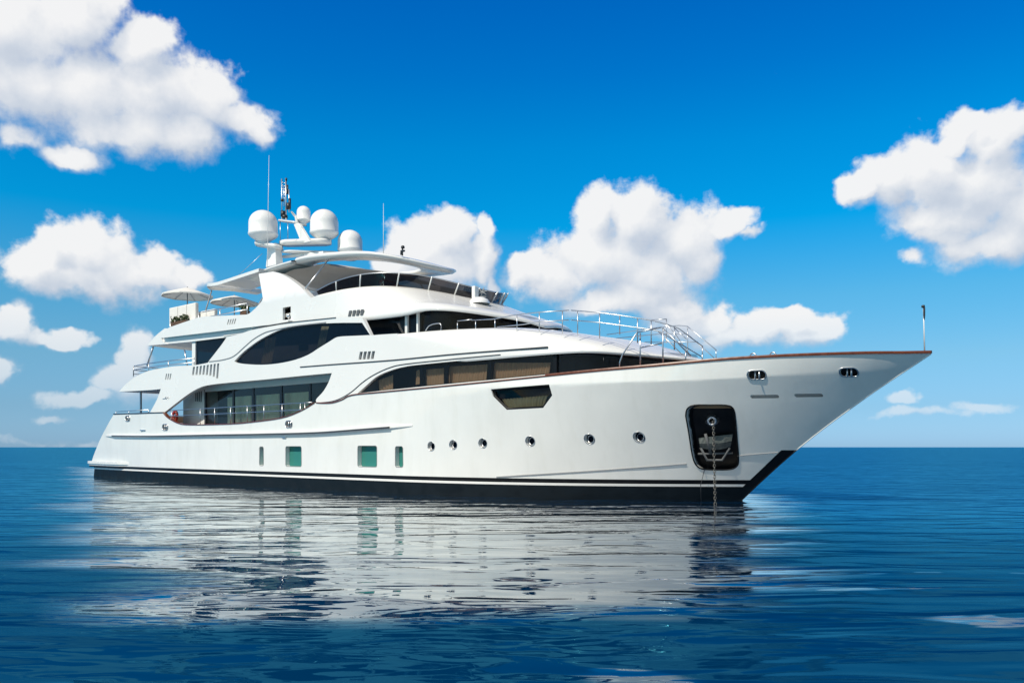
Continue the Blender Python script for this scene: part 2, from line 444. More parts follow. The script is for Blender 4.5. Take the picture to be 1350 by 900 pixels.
# ------------------------------------------------------------------ water
def make_water():
    m = bpy.data.materials.new('sea_water'); m.use_nodes = True; nt = m.node_tree; q = G(nt); b = nt.nodes['Principled BSDF']
    geo = q.n('ShaderNodeNewGeometry'); mp = q.n('ShaderNodeMapping'); q.put(mp.inputs[0], geo.outputs['Position'])
    mp.inputs['Rotation'].default_value = (0, 0, -TH)          # swell crests lie across the line of sight
    pos = mp.outputs[0]
    def st(sx_, sy_):
        k = q.n('ShaderNodeMapping'); q.put(k.inputs[0], pos); k.inputs['Scale'].default_value = (sx_, sy_, 1); return k.outputs[0]
    dist = q.v('LENGTH', q.v('SUBTRACT', geo.outputs['Position'], tuple(CAM)), val=True)
    # calmer patch ahead of the yacht, shaped to hold a boosted hull reflection
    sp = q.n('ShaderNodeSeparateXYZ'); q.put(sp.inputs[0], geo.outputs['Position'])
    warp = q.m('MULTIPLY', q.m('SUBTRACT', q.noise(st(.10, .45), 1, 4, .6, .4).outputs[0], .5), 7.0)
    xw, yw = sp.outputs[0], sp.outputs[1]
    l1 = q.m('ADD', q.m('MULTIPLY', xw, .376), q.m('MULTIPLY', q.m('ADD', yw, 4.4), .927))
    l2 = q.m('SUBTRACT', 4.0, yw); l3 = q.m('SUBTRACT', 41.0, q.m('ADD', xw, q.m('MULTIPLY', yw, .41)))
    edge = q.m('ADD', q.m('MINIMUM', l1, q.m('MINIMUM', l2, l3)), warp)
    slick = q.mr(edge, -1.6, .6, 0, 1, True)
    # reflection strength is cut near the viewer, ending the hull's mirror image
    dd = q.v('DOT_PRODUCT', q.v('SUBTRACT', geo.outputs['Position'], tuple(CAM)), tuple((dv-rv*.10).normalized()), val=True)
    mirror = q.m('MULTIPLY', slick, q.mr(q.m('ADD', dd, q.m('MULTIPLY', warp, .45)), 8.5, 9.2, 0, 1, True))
    spots = q.m('MULTIPLY', q.mr(q.noise(st(.22, .95), 1, 3, .55, .8).outputs[0], .625, .65, 0, .75, True), q.mr(dist, 11, 16, 1, 0, True))  # patches of raised reflectivity put in as pale glints
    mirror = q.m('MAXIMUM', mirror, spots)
    patch = q.noise(st(.05, .14), 1, 3, .5).outputs[0]
    calm = q.mr(patch, .40, .62, .25, 1.0)
    rough = q.mr(slick, 0, 1, 1.0, .16)
    big = q.noise(st(.16, .5), 1, 2, .4, .3).outputs[0]
    mid = q.noise(st(.45, 1.25), 1, 2, .42, .6).outputs[0]
    mid2 = q.noise(st(1.3, 3.4), 1, 2, .4, .4).outputs[0]
    fine = q.noise(st(2.2, 7.0), 1, 3, .55, .3).outputs[0]
    hgt = q.m('MULTIPLY', big, .10)
    hgt = q.m('ADD', hgt, q.m('ADD', q.m('MULTIPLY', mid, .034), q.m('MULTIPLY', mid2, .003)))
    hgt = q.m('ADD', hgt, q.m('MULTIPLY', q.m('MULTIPLY', mid, q.m('SUBTRACT', rough, .12)), q.mr(dist, 8, 30, .13, .22)))
    hgt = q.m('ADD', hgt, q.m('MULTIPLY', q.m('MULTIPLY', fine, calm), q.m('MULTIPLY', q.mr(rough, .16, 1, .0009, .035), q.mr(dist, 8, 26, .25, 1))))
    rgh = (q.m('MULTIPLY', q.mr(dist, 6, 32, .05, .34), q.mr(rough, .16, 1, .10, 1)))   # unresolved wavelets far off
    bn = q.n('ShaderNodeBump'); bn.inputs['Strength'].default_value = 1; bn.inputs['Distance'].default_value = 1
    q.put(bn.inputs['Height'], hgt)
    body = q.n('ShaderNodeBsdfDiffuse'); body.inputs[0].default_value = (.0, .030, .092, 1)
    gl = q.n('ShaderNodeBsdfGlossy'); q.put(gl.inputs[0], q.mix(mirror, (.12, .70, .95, 1), (.95, .98, .97, 1))); q.put(gl.inputs['Normal'], bn.outputs[0])  # reflection colour set by mask, tinted blue outside the mirrored area
    q.put(gl.inputs['Roughness'], rgh)
    fr = q.n('ShaderNodeFresnel'); q.put(fr.inputs['Normal'], bn.outputs[0]); fr.inputs['IOR'].default_value = 1.55
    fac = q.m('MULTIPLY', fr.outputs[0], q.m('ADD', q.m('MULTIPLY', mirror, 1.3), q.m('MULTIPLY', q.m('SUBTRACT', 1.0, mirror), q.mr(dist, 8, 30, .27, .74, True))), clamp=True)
    mx = q.n('ShaderNodeMixShader'); q.put(mx.inputs[0], fac)
    nt.links.new(body.outputs[0], mx.inputs[1]); nt.links.new(gl.outputs[0], mx.inputs[2])
    nt.nodes.remove(b); nt.links.new(mx.outputs[0], nt.nodes['Material Output'].inputs[0])
    mb = MB(); S = 9000
    xs = [-S, -1500, -300, -60, 0, 40, 80, 200, 900, S]; ys = [-S, -1000, -200, -60, -20, 0, 40, 200, 1200, S]
    mb.grid([[(x, y, 0) for x in xs] for y in ys])
    o = mb.build('water', m); tag(o, 'deep blue calm sea with soft ripples mirroring the white hull', 'sea', kind='structure')
    for p in o.data.polygons:
        if p.normal.z < 0: o.data.flip_normals(); break
make_water()

# ------------------------------------------------------------------ yacht: hull
Y = tag(empty('motor_yacht', (20, 0, 0)), 'long white three deck motor yacht with a dark waterline lying at anchor on the sea', 'yacht')
STEM = [(-.6, 39.6), (0, 40.2), (1.73, 42.13), (3.29, 44.22), (4.56, 46.15), (5, 46.8)]
def BH(X, z):
    xs = pch(z, STEM)
    zk = 3.9+max(0, X-40)*.04
    L = 13+max(0, min(z, zk))*.95
    if z > zk: L += (z-zk)*4.0
    t = (xs-X)/L
    if t <= 0: return 0.0
    bm = 4.95
    if X < 14: bm -= .65*((14-X)/14)**2
    if z < .5: bm -= .05*(.5-z)
    return bm*(1-(1-t)**2.25) if t < 1 else bm
def BHp(X): return BH(X, 4.1)
SHEER_AFT = [(150, 546), (180, 545.2), (215, 544)]
SHEER_DIP = cr([(215, 544), (222, 551), (237, 558.5), (256, 560), (300, 559), (327, 557), (371, 551), (396, 542), (415, 531)], 4)
SHEER_FWD = [(417, 531)]+cr([(425, 531.5), (438, 531), (451, 527), (464, 521), (500, 517.3), (573, 510.5), (640, 504), (700, 498), (784, 489.5), (860, 483.0), (944, 475.2), (1000, 471.6), (1057, 468.8), (1141, 466.3), (1190, 466)], 4)
aft = [(150, 546), (144, 556), (137, 569), (131, 581), (127, 591), (123, 601), (121, 608)]
sheer_aft = xz(SHEER_AFT, BH); sheer_dip = xz(SHEER_DIP, BH); sheer_fwd = xz(SHEER_FWD, BH)
sheer_fwd = [p for p in sheer_fwd if p[0] < pch(p[1], STEM)-.12]
tipz = 4.55; tip = (pch(tipz, STEM), tipz)
stem_line = [(pch(z, STEM), z) for z in [tipz-.12*k for k in range(1, 43)] if z > -.6]+[(39.6, -.6)]
aftl = xz(aft, BH)
outline = sheer_aft+sheer_dip[1:]+sheer_fwd+[tip]+stem_line+[(0.3, -.6), (.15, 0), (.35, .5)]+aftl[::-1][:-1]
outline = outline[:]
def PX(px, B=BH): return xz(px, B)
holes = []
portholes = []
for (u, v, rr) in [(568.5, 588, .175), (597.5, 586, .175), (636.5, 584, .175), (699, 581.3, .175), (777, 578.5, .175), (842.5, 576, .18)]:
    p = onB(u, v, BH); portholes.append((p.x, p.z, rr)); holes.append(ell(p.x, p.z, rr, rr))
hull_windows = []
for (u0, u1, v0, v1) in [(342.5, 347, 588.5, 613.5), (376.5, 397.5, 588, 614.5), (471.5, 497, 587.3, 615), (521, 531.5, 588, 615.5)]:
    a = onB(u0, v0, BH); b_ = onB(u1, v1, BH); cx_, cz_ = (a.x+b_.x)/2, (a.z+b_.z)/2
    pz = onB((u0+u1)/2, v0, BH).z, onB((u0+u1)/2, v1, BH).z
    w_ = max(b_.x-a.x, .34); hull_windows.append((cx_, (pz[0]+pz[1])/2, w_, pz[0]-pz[1])); holes.append(rrect(cx_, (pz[0]+pz[1])/2, w_, pz[0]-pz[1], .09))
hexw = PX([(647, 513), (724, 506.5), (728, 521), (716, 537.5), (668, 540), (650, 522)]); holes.append(hexw)
c8 = lambda L: [(860+x/3.5526, 440+y/3.5526) for x, y in L]
pocket = PX(cr(c8([(157, 385), (163, 352), (195, 334), (270, 333), (345, 334), (377, 347), (388, 385), (397, 490), (404, 590), (395, 620), (365, 634), (300, 636), (235, 632), (205, 612), (188, 570), (172, 470), (157, 385)]), 3)[:-1]); holes.append(pocket)
slots = []
for (u, v, w) in [(1008, 522.5, 38), (1066, 521, 38)]:
    a = onB(u-w/2, v, BH); c_ = onB(u+w/2, v, BH); sl_ = ((a.x+c_.x)/2, (a.z+c_.z)/2, c_.x-a.x); slots.append(sl_)
    holes.append(rrect(sl_[0], sl_[1], sl_[2], .10, .045))
leads = []
for (u, v, w, h) in [(997.5, 494, 25, 11.5), (1119, 490.5, 25, 11), (218, 563, 7.5, 8), (381, 559, 9, 9), (168.5, 551.5, 6, 7)]:
    a = onB(u-w/2, v, BH); c_ = onB(u+w/2, v, BH); p = onB(u, v, BH); hh = h/F*(p-CAM).dot(dv)
    leads.append((p.x, p.z, abs(c_.x-a.x), hh)); holes.append(rrect(p.x, p.z, abs(c_.x-a.x), hh, min(hh, abs(c_.x-a.x))*.48))
bow_l0 = onB(985, 636, BH); bow_l1 = onB(1031, 592, BH)
bdir = Vector((bow_l1.x-bow_l0.x, 0, bow_l1.z-bow_l0.z)).normalized(); bno = Vector((bdir.z, 0, -bdir.x))
def zt_of(x): return .70
ZB = (.47, .555, .70); ZBOW = 1.70
def hull_class(x, z):
    fore = (Vector((x, 0, z))-Vector((bow_l0.x, 0, bow_l0.z))).dot(bno) > 0 and x > 39
    if fore and z < ZBOW: return 1 if z > ZB[0] else 3
    if z > ZB[2]: return 0
    if z > ZB[1]: return 1
    if z > ZB[0]: return 2
    return 3
cuts = [((40, 0, 3.9), (-.04, 0, 1)), ((40, 0, 3.96), (-.04, 0, 1)), ((40, 0, 3.84), (-.04, 0, 1)), ((0, 0, 3.9), (0, 0, 1)), ((0, 0, 3.96), (0, 0, 1))]+[((40.2-k, 0, 0), (1, 0, -1.32)) for k in (-.15, .1, .35, .7, 1.1, 1.6, 2.2)]+[((0, 0, z), (0, 0, 1)) for z in ZB+(ZBOW,)]+[((bow_l0.x, 0, bow_l0.z), tuple(bno))]
shell(['hull', 'boot_stripe', 'waterline_stripe', 'bottom_hull'], [HULLW, BLACK, WHITE, BOTTOM], Y, BH, outline, holes, depth=.21, dx=.5, dz=.3, cuts=cuts, classes=hull_class)

for nm, m_, z0, z1 in (('stem_bar', HULLW, ZBOW, tipz-.02), ('stem_shoe', BLACK, -.5, ZBOW)):
    mb = MB(); mb.tube([(pch(z, STEM)-.012, 0, z) for z in [z0+(z1-z0)*k/24 for k in range(25)]], .024, 8); mb.build(nm, m_, Y)

# transom
mb = MB()
tr = [(.15, 0), (.35, .5)]+aftl[::-1]
mb.grid([[(x-.5*(1-(k/6)**2)*(.5), BH(x, z)*k/6, z) for k in range(-6, 7)] for x, z in [(.3, -.6)]+tr]); mb.build('transom', HULLW, Y)

# swim platform that wraps the stern quarter
mb = MB(); pl = []
for k in range(13): x = -.9+k*.55; pl.append((x, -(BH(x, .8)+(.22 if x < 4.6 else .22*(5.7-x)/1.1) - (.35*(max(0, -.2-x)) if x < 0 else 0))))
poly = pl+[(x, -y) for x, y in pl[::-1]]
mb.prism(poly, .80, .95); mb.prism([(x, y*.985) for x, y in poly], .70, .797)
mb.build('swim_platform', WHITE, Y)
mb = MB(); mb.prism([(x+.02, y*.98) for x, y in poly], .60, .697); mb.build('platform_underside', BLACK, Y)

# hull fittings
for (x, z, rr) in portholes:
    B_ = BH
    f = MB(); 
    for s in (-1, 1):
        f.tube([(x+rr*math.cos(a), s*(BH(x+rr*math.cos(a), z+rr*math.sin(a))+.004), z+rr*math.sin(a)) for a in [k*math.pi/12 for k in range(24)]], .009, 6, closed=True)
    fo = f.build('porthole', CHROME, Y)
    shell('pane', GLASSD, fo, BH, ell(x, z, rr, rr), off=.16, rim=False, dx=0, dz=0)
    f = MB()
    for s in (-1, 1): f.tube([(x+rr*.74*math.cos(a), s*(BH(x, z)-.10), z+rr*.74*math.sin(a)) for a in [k*math.pi/10 for k in range(20)]], .022, 6, closed=True)
    f.build('inner_ring', CHROME, fo)
for (x, z, w, h) in hull_windows:
    po = shell('hull_window', GTEAL, Y, BH, rrect(x, z, w, h, .09), off=.20, rim=False, dx=0, dz=0)
    pt = rrect(x, z, w, h, .09)
    f = MB(); 
    for s in (-1, 1): f.tube([(a, s*(BH(a, c)+.0), c) for a, c in pt], .014, 6, closed=True)
    f.build('window_frame', GREYM, po)
ho = shell('bow_cabin_window', GLASS, Y, BH, hexw, off=.13, rim=False, dx=0, dz=0)
cx_ = sum(p[0] for p in hexw)/6; cz_ = sum(p[1] for p in hexw)/6
f = MB()
for s in (-1, 1):
    hx = [(cx_+(a-cx_)*.97, cz_+(c-cz_)*.94) for a, c in hexw]
    f.tube([(a, s*(BH(a, c)-.06), c) for a, c in hx], .055, 6, closed=True)
f.build('window_frame', BLACK, ho)
def curtain(name, m, parent, B, px, off, folds=10, mirror=False):
    """pleated curtain filling a four-cornered opening (TL, TR, BR, BL)"""
    q = [onB(u, v, lambda X, z: B(X, z)-off) for u, v in px]; mb = MB(); n = folds*4
    for s in ((-1, 1) if mirror else (-1,)):
        rows = []
        for r_ in range(2):
            row = []
            for k in range(n+1):
                t = k/n; p = q[0].lerp(q[1], t) if r_ == 0 else q[3].lerp(q[2], t)
                w = .03*math.sin(k*math.pi/2)+.012*math.sin(k*2.3)
                row.append((p.x, -s*(p.y+w)*-1 if s == 1 else p.y+w, p.z))
            rows.append(row)
        mb.grid(rows)
    return mb.build(name, m, parent)
curtain('blind', CURTG, ho, BH, [(662, 526), (722, 521), (717, 537), (670, 540)], .26, 14)
mb = MB(); c0 = onB(688, 525, BH); mb.box((c0.x, c0.y+1.0, c0.z), (2.6, .05, 1.3)); mb.build('cabin_lining', INTR, ho)

# anchor pocket with hawse pipe and stowed anchor
po = shell('anchor_pocket', BLACK, Y, BH, pocket, off=.45, depth=0, rim=False, dx=0, dz=0)
# pocket walls
mb = MB()
for s in (-1, 1):
    mb.grid([[(x, s*BH(x, z)-s*.12, z) for x, z in pocket+[pocket[0]]], [(x, s*(BH(x, z)-.47), z) for x, z in pocket+[pocket[0]]]])
mb.build('pocket_wall', BLACK, po)
mb = MB()
for s in (-1, 1): mb.tube([(x, s*(BH(x, z)+.006), z) for x, z in pocket], .024, 6, closed=True)
mb.build('pocket_rim', BLACK, po)
hp = onB(938.5, 556, BH); nH = Vector((.42, -.85, -.3)).normalized(); TM = nH.to_track_quat('Z', 'Y').to_matrix().to_4x4()
mb = MB(); base = Vector((hp.x, hp.y, hp.z))-nH*.42
mb.lathe(base, [(.24, 0), (.24, .05), (.17, .06), (.15, .30), (.165, .33), (.12, .36), (.09, .33), (.08, .05)], 24, tilt=TM)
mb.build('hawse_pipe', CHROME, po)
mb = MB()
a0 = onB(921, 577, lambda X, z: BH(X, z)-.30); a1 = onB(966, 572, lambda X, z: BH(X, z)-.30)
b0 = onB(923, 590, lambda X, z: BH(X, z)-.16); b1 = onB(963, 589, lambda X, z: BH(X, z)-.16)
mid = (a0+a1)/2
top = [a0.lerp(a1, k/8) for k in range(9)]; bot = [b0.lerp(b1, k/8)-Vector((0, 0, .08*math.sin(k/8*math.pi))) for k in range(9)]
mb.grid([top, [(a+b)/2+nH*.05 for a, b in zip(top, bot)], bot, [p-nH*.2 for p in bot]], smooth=False)
mb.build('anchor_plate', mat('worn_steel', (.11, .125, .12), .42, metal=.6, var=.4, bscale=6, bump=.02), po)
mb = MB(); sh0 = onB(930, 572, lambda X, z: BH(X, z)-.22); sh1 = onB(937, 598, lambda X, z: BH(X, z)-.16)
mb.tube([sh0, sh1], .05, 8); mb.tube([onB(920, 598, lambda X, z: BH(X, z)-.2), onB(966, 597, lambda X, z: BH(X, z)-.2)], .035, 8)
mb.tube([onB(924, 590, lambda X, z: BH(X, z)-.2), onB(932, 606, lambda X, z: BH(X, z)-.2), onB(952, 606, lambda X, z: BH(X, z)-.2), onB(962, 590, lambda X, z: BH(X, z)-.2)], .045, 8)
mb.build('stowed_anchor', VENT, po)

for (x, z, w, h) in leads:
    pt = rrect(x, z, w, h, min(w, h)*.48, 5)
    f = MB()
    for s in (-1, 1):
        f.tube([(a, s*(BH(a, c)+.012), c) for a, c in pt], .022, 6, closed=True)
        f.tube([(x-w*.12, s*(BH(x, z)-.03), z-h/2), (x-w*.12, s*(BH(x, z)-.03), z+h/2)], .03, 6)
        f.tube([(x+w*.14, s*(BH(x, z)-.03), z-h/2), (x+w*.14, s*(BH(x, z)-.03), z+h/2)], .03, 6)
        if w > .6: f.tube([(x-w*.4, s*(BH(x, z)-.06), z), (x+w*.4, s*(BH(x, z)-.06), z+.02)], .02, 6)
    fo = f.build('fairlead', CHROME, Y)
    shell('backing', BLACK, fo, BH, pt, off=.12, rim=False, dx=0, dz=0)
for (x, z, w) in slots: shell('hull_slot', GREYM, Y, BH, rrect(x, z, w, .10, .045), off=.10, rim=False, dx=0, dz=0)
# small fittings near the stern
mb = MB()
for (u, v, w) in [(189, 567, 10), (375, 576.5, 5)]:
    p = onB(u, v, BH); mb.box((p.x, p.y-.02, p.z), (w*.06, .08, .06), bev=.02)
mb.build('drain_fitting', CHROME, Y)

# rubbing strake, spray knuckle
rub = PX(cr([(140, 574), (200, 574.5), (280, 573), (350, 571.8), (420, 569.8), (480, 565.5), (544, 560.5)], 8))
sweep('rubbing_strake', WHITE, Y, BH, rub, .17, .11, taper=7)
sweep('strake_band', LINE, Y, BH, [(x, z-.015) for x, z in rub[2:-4]], .075, .15)
kn = PX(cr([(655, 628.5), (700, 625.6), (780, 620.5), (860, 614.6), (905, 611.0)], 6)); sweep('spray_knuckle', GREYM, Y, BH, kn, .045, .03)
kn = PX(cr([(973, 600.5), (1000, 598), (1026, 596)], 5)); sweep('spray_knuckle', GREYM, Y, BH, kn, .035, .025)

# cap rail of varnished wood from the side deck to the bow
def caprail(path, w, h, name, m, dz=0.0, inset=0.0):
    mb = MB()
    for s in (-1, 1):
        rows = []
        for x, z in path:
            b = BH(x, z)-inset; yy = b+.03; yi = max(b-w, 0)
            rows.append([(x, s*yy, z+dz-.01), (x, s*(yy+.012), z+dz+h*.5), (x, s*yy, z+dz+h), (x, s*yi, z+dz+h), (x, s*yi, z+dz-.01), (x, s*yy, z+dz-.01)])
        mb.grid(rows, smooth=False)
    mb.build(name, m, Y)
caprail([p for p in sheer_fwd if p[0] > 34.6]+[(tip[0]-.02, tip[1])], .26, .075, 'cap_rail', TEAK)
caprail([p for p in sheer_fwd if p[0] <= 35.2], .20, .035, 'cap_rail', TEAK)
caprail(sheer_dip, .18, .035, 'cap_rail', TEAK); caprail(sheer_aft, .2, .045, 'cap_rail', LINE)

# decks in the hull
def plan(B, xs, z): return [(x, -B(x, z)) for x in xs]
def deckplate(name, m, B, x0, x1, z0, z1, inset=.03, n=30, zz=None):
    zz = z1 if zz is None else zz; xs = [x0+(x1-x0)*k/n for k in range(n+1)]
    p = [(x, -max(B(x, zz)-inset, 0)) for x in xs]; mb = MB(); mb.prism(p+[(x, -y) for x, y in p[::-1] if y < -1e-4], z0, z1); return mb.build(name, m, Y)
deckplate('main_deck', TEAKD, BH, 3.2, 26, 2.45, 2.62, .14)
deckplate('foredeck', TEAKD, BH, 36.8, 43.6, 3.05, 3.15, .3, zz=3.0)

# ------------------------------------------------------------------ main superstructure sides (wide body)
def B1(X, z):
    b = BH(X, 4.15)-.03
    if X < 16: b = 4.9-.02*(16-X)
    return min(b, 4.9)
c5 = lambda L: [(300+x/4.5, 380+y/4.5) for x, y in L]
c6 = lambda L: [(440+x/4.5, 380+y/4.5) for x, y in L]
c1 = lambda L: [(100+x/4.092, 440+y/4.092) for x, y in L]
c2 = lambda L: [(200+x/6.43, 360+y/6.43) for x, y in L]
over_top = cr([(157, 516), (164, 508), (171, 502), (180, 495.5), (195, 489), (212, 485.3), (230, 482.6), (256, 481.2), (274, 478)], 4)
sweep_up = cr([(275, 476), (283, 466), (293, 453), (299, 444)], 4)
arch_top = cr([(299, 444), (316, 440), (333, 434.5), (360, 429.5), (389, 424.5), (420, 421), (444, 418.3), (478, 419)], 4)
cut_in = cr([(437.5, 491.5), (433, 504), (426, 516), (417, 526), (417.5, 531)], 4)
cut_top = [(437, 491.5), (400, 495), (350, 500), (310, 503.5)]+cr([(285, 506), (268, 509), (255, 515), (243, 523), (230, 533), (216, 544)], 4)
fash = cr([(198, 543), (203, 534), (208, 524), (212, 512.5)], 3)
ZR = 5.60
o1 = xz(over_top, B1)+xz(sweep_up, B1)[1:]+xz(arch_top, B1)[1:]
XA = onB(524, 439.5, B1).x
wtip = xz([(471, 518.5)], B1)[0]
wtop = xz(cr([(471, 518.5), (484, 507), (498, 495.5), (520, 486.5), (540, 482)], 4), B1)
o1 += xz([(489, 442), (500, 441), (512, 440.2), (524, 439.5)], B1)+[(XA, ZR), (31.6, 4.93)]
zwt = [(31.6, 4.93)]
o1 += [(x, z) for x, z in wtop[::-1] if x < 31.4]
wb = xz([(500, 515.2), (573, 507.8), (640, 501.3), (700, 495.4), (760, 489.8), (790, 487)], B1); o1 += wb
o1 += [(wb[-1][0]+.02, wb[-1][1]-.04)]
fwd_seam = [(x, z+.02) for x, z in sheer_fwd if x < wb[-1][0]-.05]
o1 += fwd_seam[::-1][:-2]
o1 += xz(cut_in, B1)[::-1][1:]+xz(cut_top, B1)[1:]+xz(fash, B1)+xz([(200, 513.8), (180, 515)], B1)
lens_top = cr(c5([(40, 432), (80, 390), (130, 348), (200, 300), (300, 250), (380, 230), (450, 219), (540, 210), (620, 206), (690, 204)]), 3)+c5([(798, 204)])
lens_bot = c5([(846, 277)])+cr(c5([(690, 284), (655, 288), (635, 296), (600, 318), (540, 355), (480, 393), (400, 424), (300, 445), (200, 453), (100, 448), (50, 440)]), 3)
lens = xz(lens_top+lens_bot, B1)
vents = []
def slots_px(u0, u1, v0, v1, n, gap, slope, skew, B, hs=None):
    L = []
    for k in range(n):
        t0 = k/n; t1 = (k+1-gap)/n
        ua, ub = u0+(u1-u0)*t0, u0+(u1-u0)*t1
        va = v0+slope*(ua-u0); h = (v1-v0) if hs is None else hs[k]
        L.append([(ua+skew, va), (ub+skew, va+slope*(ub-ua)), (ub, va+slope*(ub-ua)+h), (ua, va+h)])
    return [xz(q, B) for q in L]
V1 = slots_px(253, 289.5, 483.5, 0, 8, .42, -.14, 1.4, B1, [11, 11.5, 12, 12.5, 13.5, 15, 17, 20])
V2 = slots_px(472.5, 494, 463.5, 474, 4, .28, -.05, 2, B1)
V3 = slots_px(217.5, 226, 492.5, 500.5, 3, .5, -.05, 1.5, B1)
h1 = [lens]+V1+V2+V3
sup = shell('side_superstructure', WHITE, Y, B1, o1, h1, depth=.16, dx=.7, dz=.5)
# deep rim of the side-deck opening, the walkway's head and wall
def BW(X, z): return 3.75
for L, nm in ((V1, 'engine_vent'), (V2, 'vent_grille'), (V3, 'vent_grille')):
    mbp = None
    xs_ = [p[0] for q in L for p in q]; zs_ = [p[1] for q in L for p in q]
    shell(nm, VENT if nm == 'vent_grille' else GREYM, Y, B1, [(min(xs_)-.05, min(zs_)-.05), (max(xs_)+.05, min(zs_)-.05), (max(xs_)+.05, max(zs_)+.05), (min(xs_)-.05, max(zs_)+.05)], off=.09, rim=False, dx=0, dz=0)
wg = shell('upper_saloon_window', GLASSN, Y, B1, lens, off=.10, rim=False, dx=.7, dz=.5)
curtain('curtain', CURT, wg, B1, [(350, 446), (364, 444), (358, 478), (344, 479)], .5, 5)
curtain('curtain', CURTG, wg, B1, [(424, 430), (434, 430), (428, 458), (417, 462)], .5, 4)
# mouldings on the white side
sweep('moulding', LINE, Y, B1, xz(cr([(396, 483.7), (440, 480.3), (520, 474.5), (600, 466.8), (722, 457.3)], 6), B1), .045, .03)
sweep('moulding', GREYM, Y, B1, xz(cr([(276, 476.5), (293, 474.3), (308, 469.5), (322, 457.5), (333, 448), (345, 440.5), (357, 436), (389, 429.6), (430, 425)], 5), B1), .05, .022)
sweep('moulding', LINE, Y, B1, xz(cr([(419, 531), (437, 529), (450, 524.5), (464, 516), (478, 504), (493, 494), (513, 484.8), (535, 479.8), (600, 473), (660, 467.5)], 5), B1), .035, .022)
sweep('moulding', LINE, Y, B1, xz(cr([(333, 433.4), (360, 428), (389, 424.2), (443, 418.6)], 5), B1), .03, .035)

mb = MB()
for pts in ([(214.5, 525.5), (218, 525.2), (222.5, 525.6)], [(217.5, 525), (219.3, 522.6), (220.6, 525)], [(220.5, 524.5), (222.2, 522.8), (222.8, 524.8)]):
    mb.tube([onB(u, v, lambda X, z: B1(X, z)+.01) for u, v in pts], .018, 5)
mb.build('emblem', CHROME, Y)
# main deck glazing seen through the side opening
def wallpx(name, m, parent, B, px, off=0, dx=0, depth=0): return shell(name, m, parent, B, xz(px, B), off=off, rim=bool(depth), depth=depth, dx=dx, dz=0)
wx0 = aty(271, 515, -3.75).x; 
mb = MB(); mb.box((9.9+(wx0-9.9)/2, 0, 3.8), (wx0-9.9, 7.5, 2.3)); mb.build('saloon_wall', WHITE, Y)
wx1 = 25.2
gl = []
Xs = [wx0, aty(308, 530, -3.75).x, aty(334, 530, -3.75).x, aty(371, 530, -3.75).x, aty(409, 530, -3.75).x, wx1]
for a, b_ in zip(Xs, Xs[1:]):
    gp = shell('saloon_window', CLEAR, Y, BW, [(a+.05, 2.64), (b_-.05, 2.64), (b_-.05, 4.74), (a+.05, 4.74)], rim=False, dx=0, dz=0)
mb = MB()
for a in Xs:
    for s in (-1, 1): mb.box((a, s*3.74, 3.7), (.14, .08, 2.2))
mb.build('mullion', LINE, Y)
mb = MB()
for s in (-1, 1): mb.box(((Xs[0]+Xs[-1])/2, s*3.74, 4.82), (Xs[-1]-Xs[0], .10, .30), bev=.01)
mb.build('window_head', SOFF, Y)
for i, (u0, u1) in enumerate([(300, 331), (338, 368), (375, 407)]):
    a = aty(u0, 520, -3.35).x; b_ = aty(u1, 520, -3.35).x; mb = MB(); rows = []
    n = 40
    for zz in (2.7, 4.35): rows.append([(a+(b_-a)*k/n, -3.35+.03*math.sin(k*1.6), zz) for k in range(n+1)])
    mb.grid(rows); mb.build('curtain', BLIND, Y)
mb = MB(); mb.box((18.6, 0, 3.8), (13, 6.1, 2.2)); mb.build('saloon_light_block', INTR, Y)  # solid dark core, added so no light passes through the saloon glass
mb = MB(); mb.box((25.6, 0, 3.75), (.6, 9.4, 2.3)); mb.build('recess_bulkhead', WHITE, Y)
q = slots_px(257.5, 267, 518, 0, 4, .4, -.3, .3, BW, [11, 12, 13, 14])
for pq in q: shell('vent_grille', VENT, Y, lambda X, z: 3.758, pq, rim=False, dx=0, dz=0, mirror=True)
# overhead of the walkway = upper deck slab
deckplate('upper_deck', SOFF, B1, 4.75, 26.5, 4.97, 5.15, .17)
# mitred inner lip over the side opening
for s in ():
    pass
# aft end faces: curved bulwark across the upper deck stern
mb = MB(); q = xz(over_top[:10], B1)
mb.grid([[(x-.9*(1-(k/7)**2)*.5, B1(x, z)*k/7, z) for k in range(-7, 8)] for x, z in q]); mb.build('upper_deck_coaming', WHITE, Y)
mb = MB(); mb.box((5.6, -4.0, 3.8), (.09, .09, 2.35)); mb.box((8.7, -4.3, 3.8), (.09, .09, 2.35)); mb.box((8.7, 4.3, 3.8), (.09, .09, 2.35))
o_ = mb.build('deck_pillar', CHROME, Y)
mb = MB(); mb.box((11.9, 0, 3.8), (.08, 7.2, 2.1)); mb.build('saloon_door', GLASSD, Y)

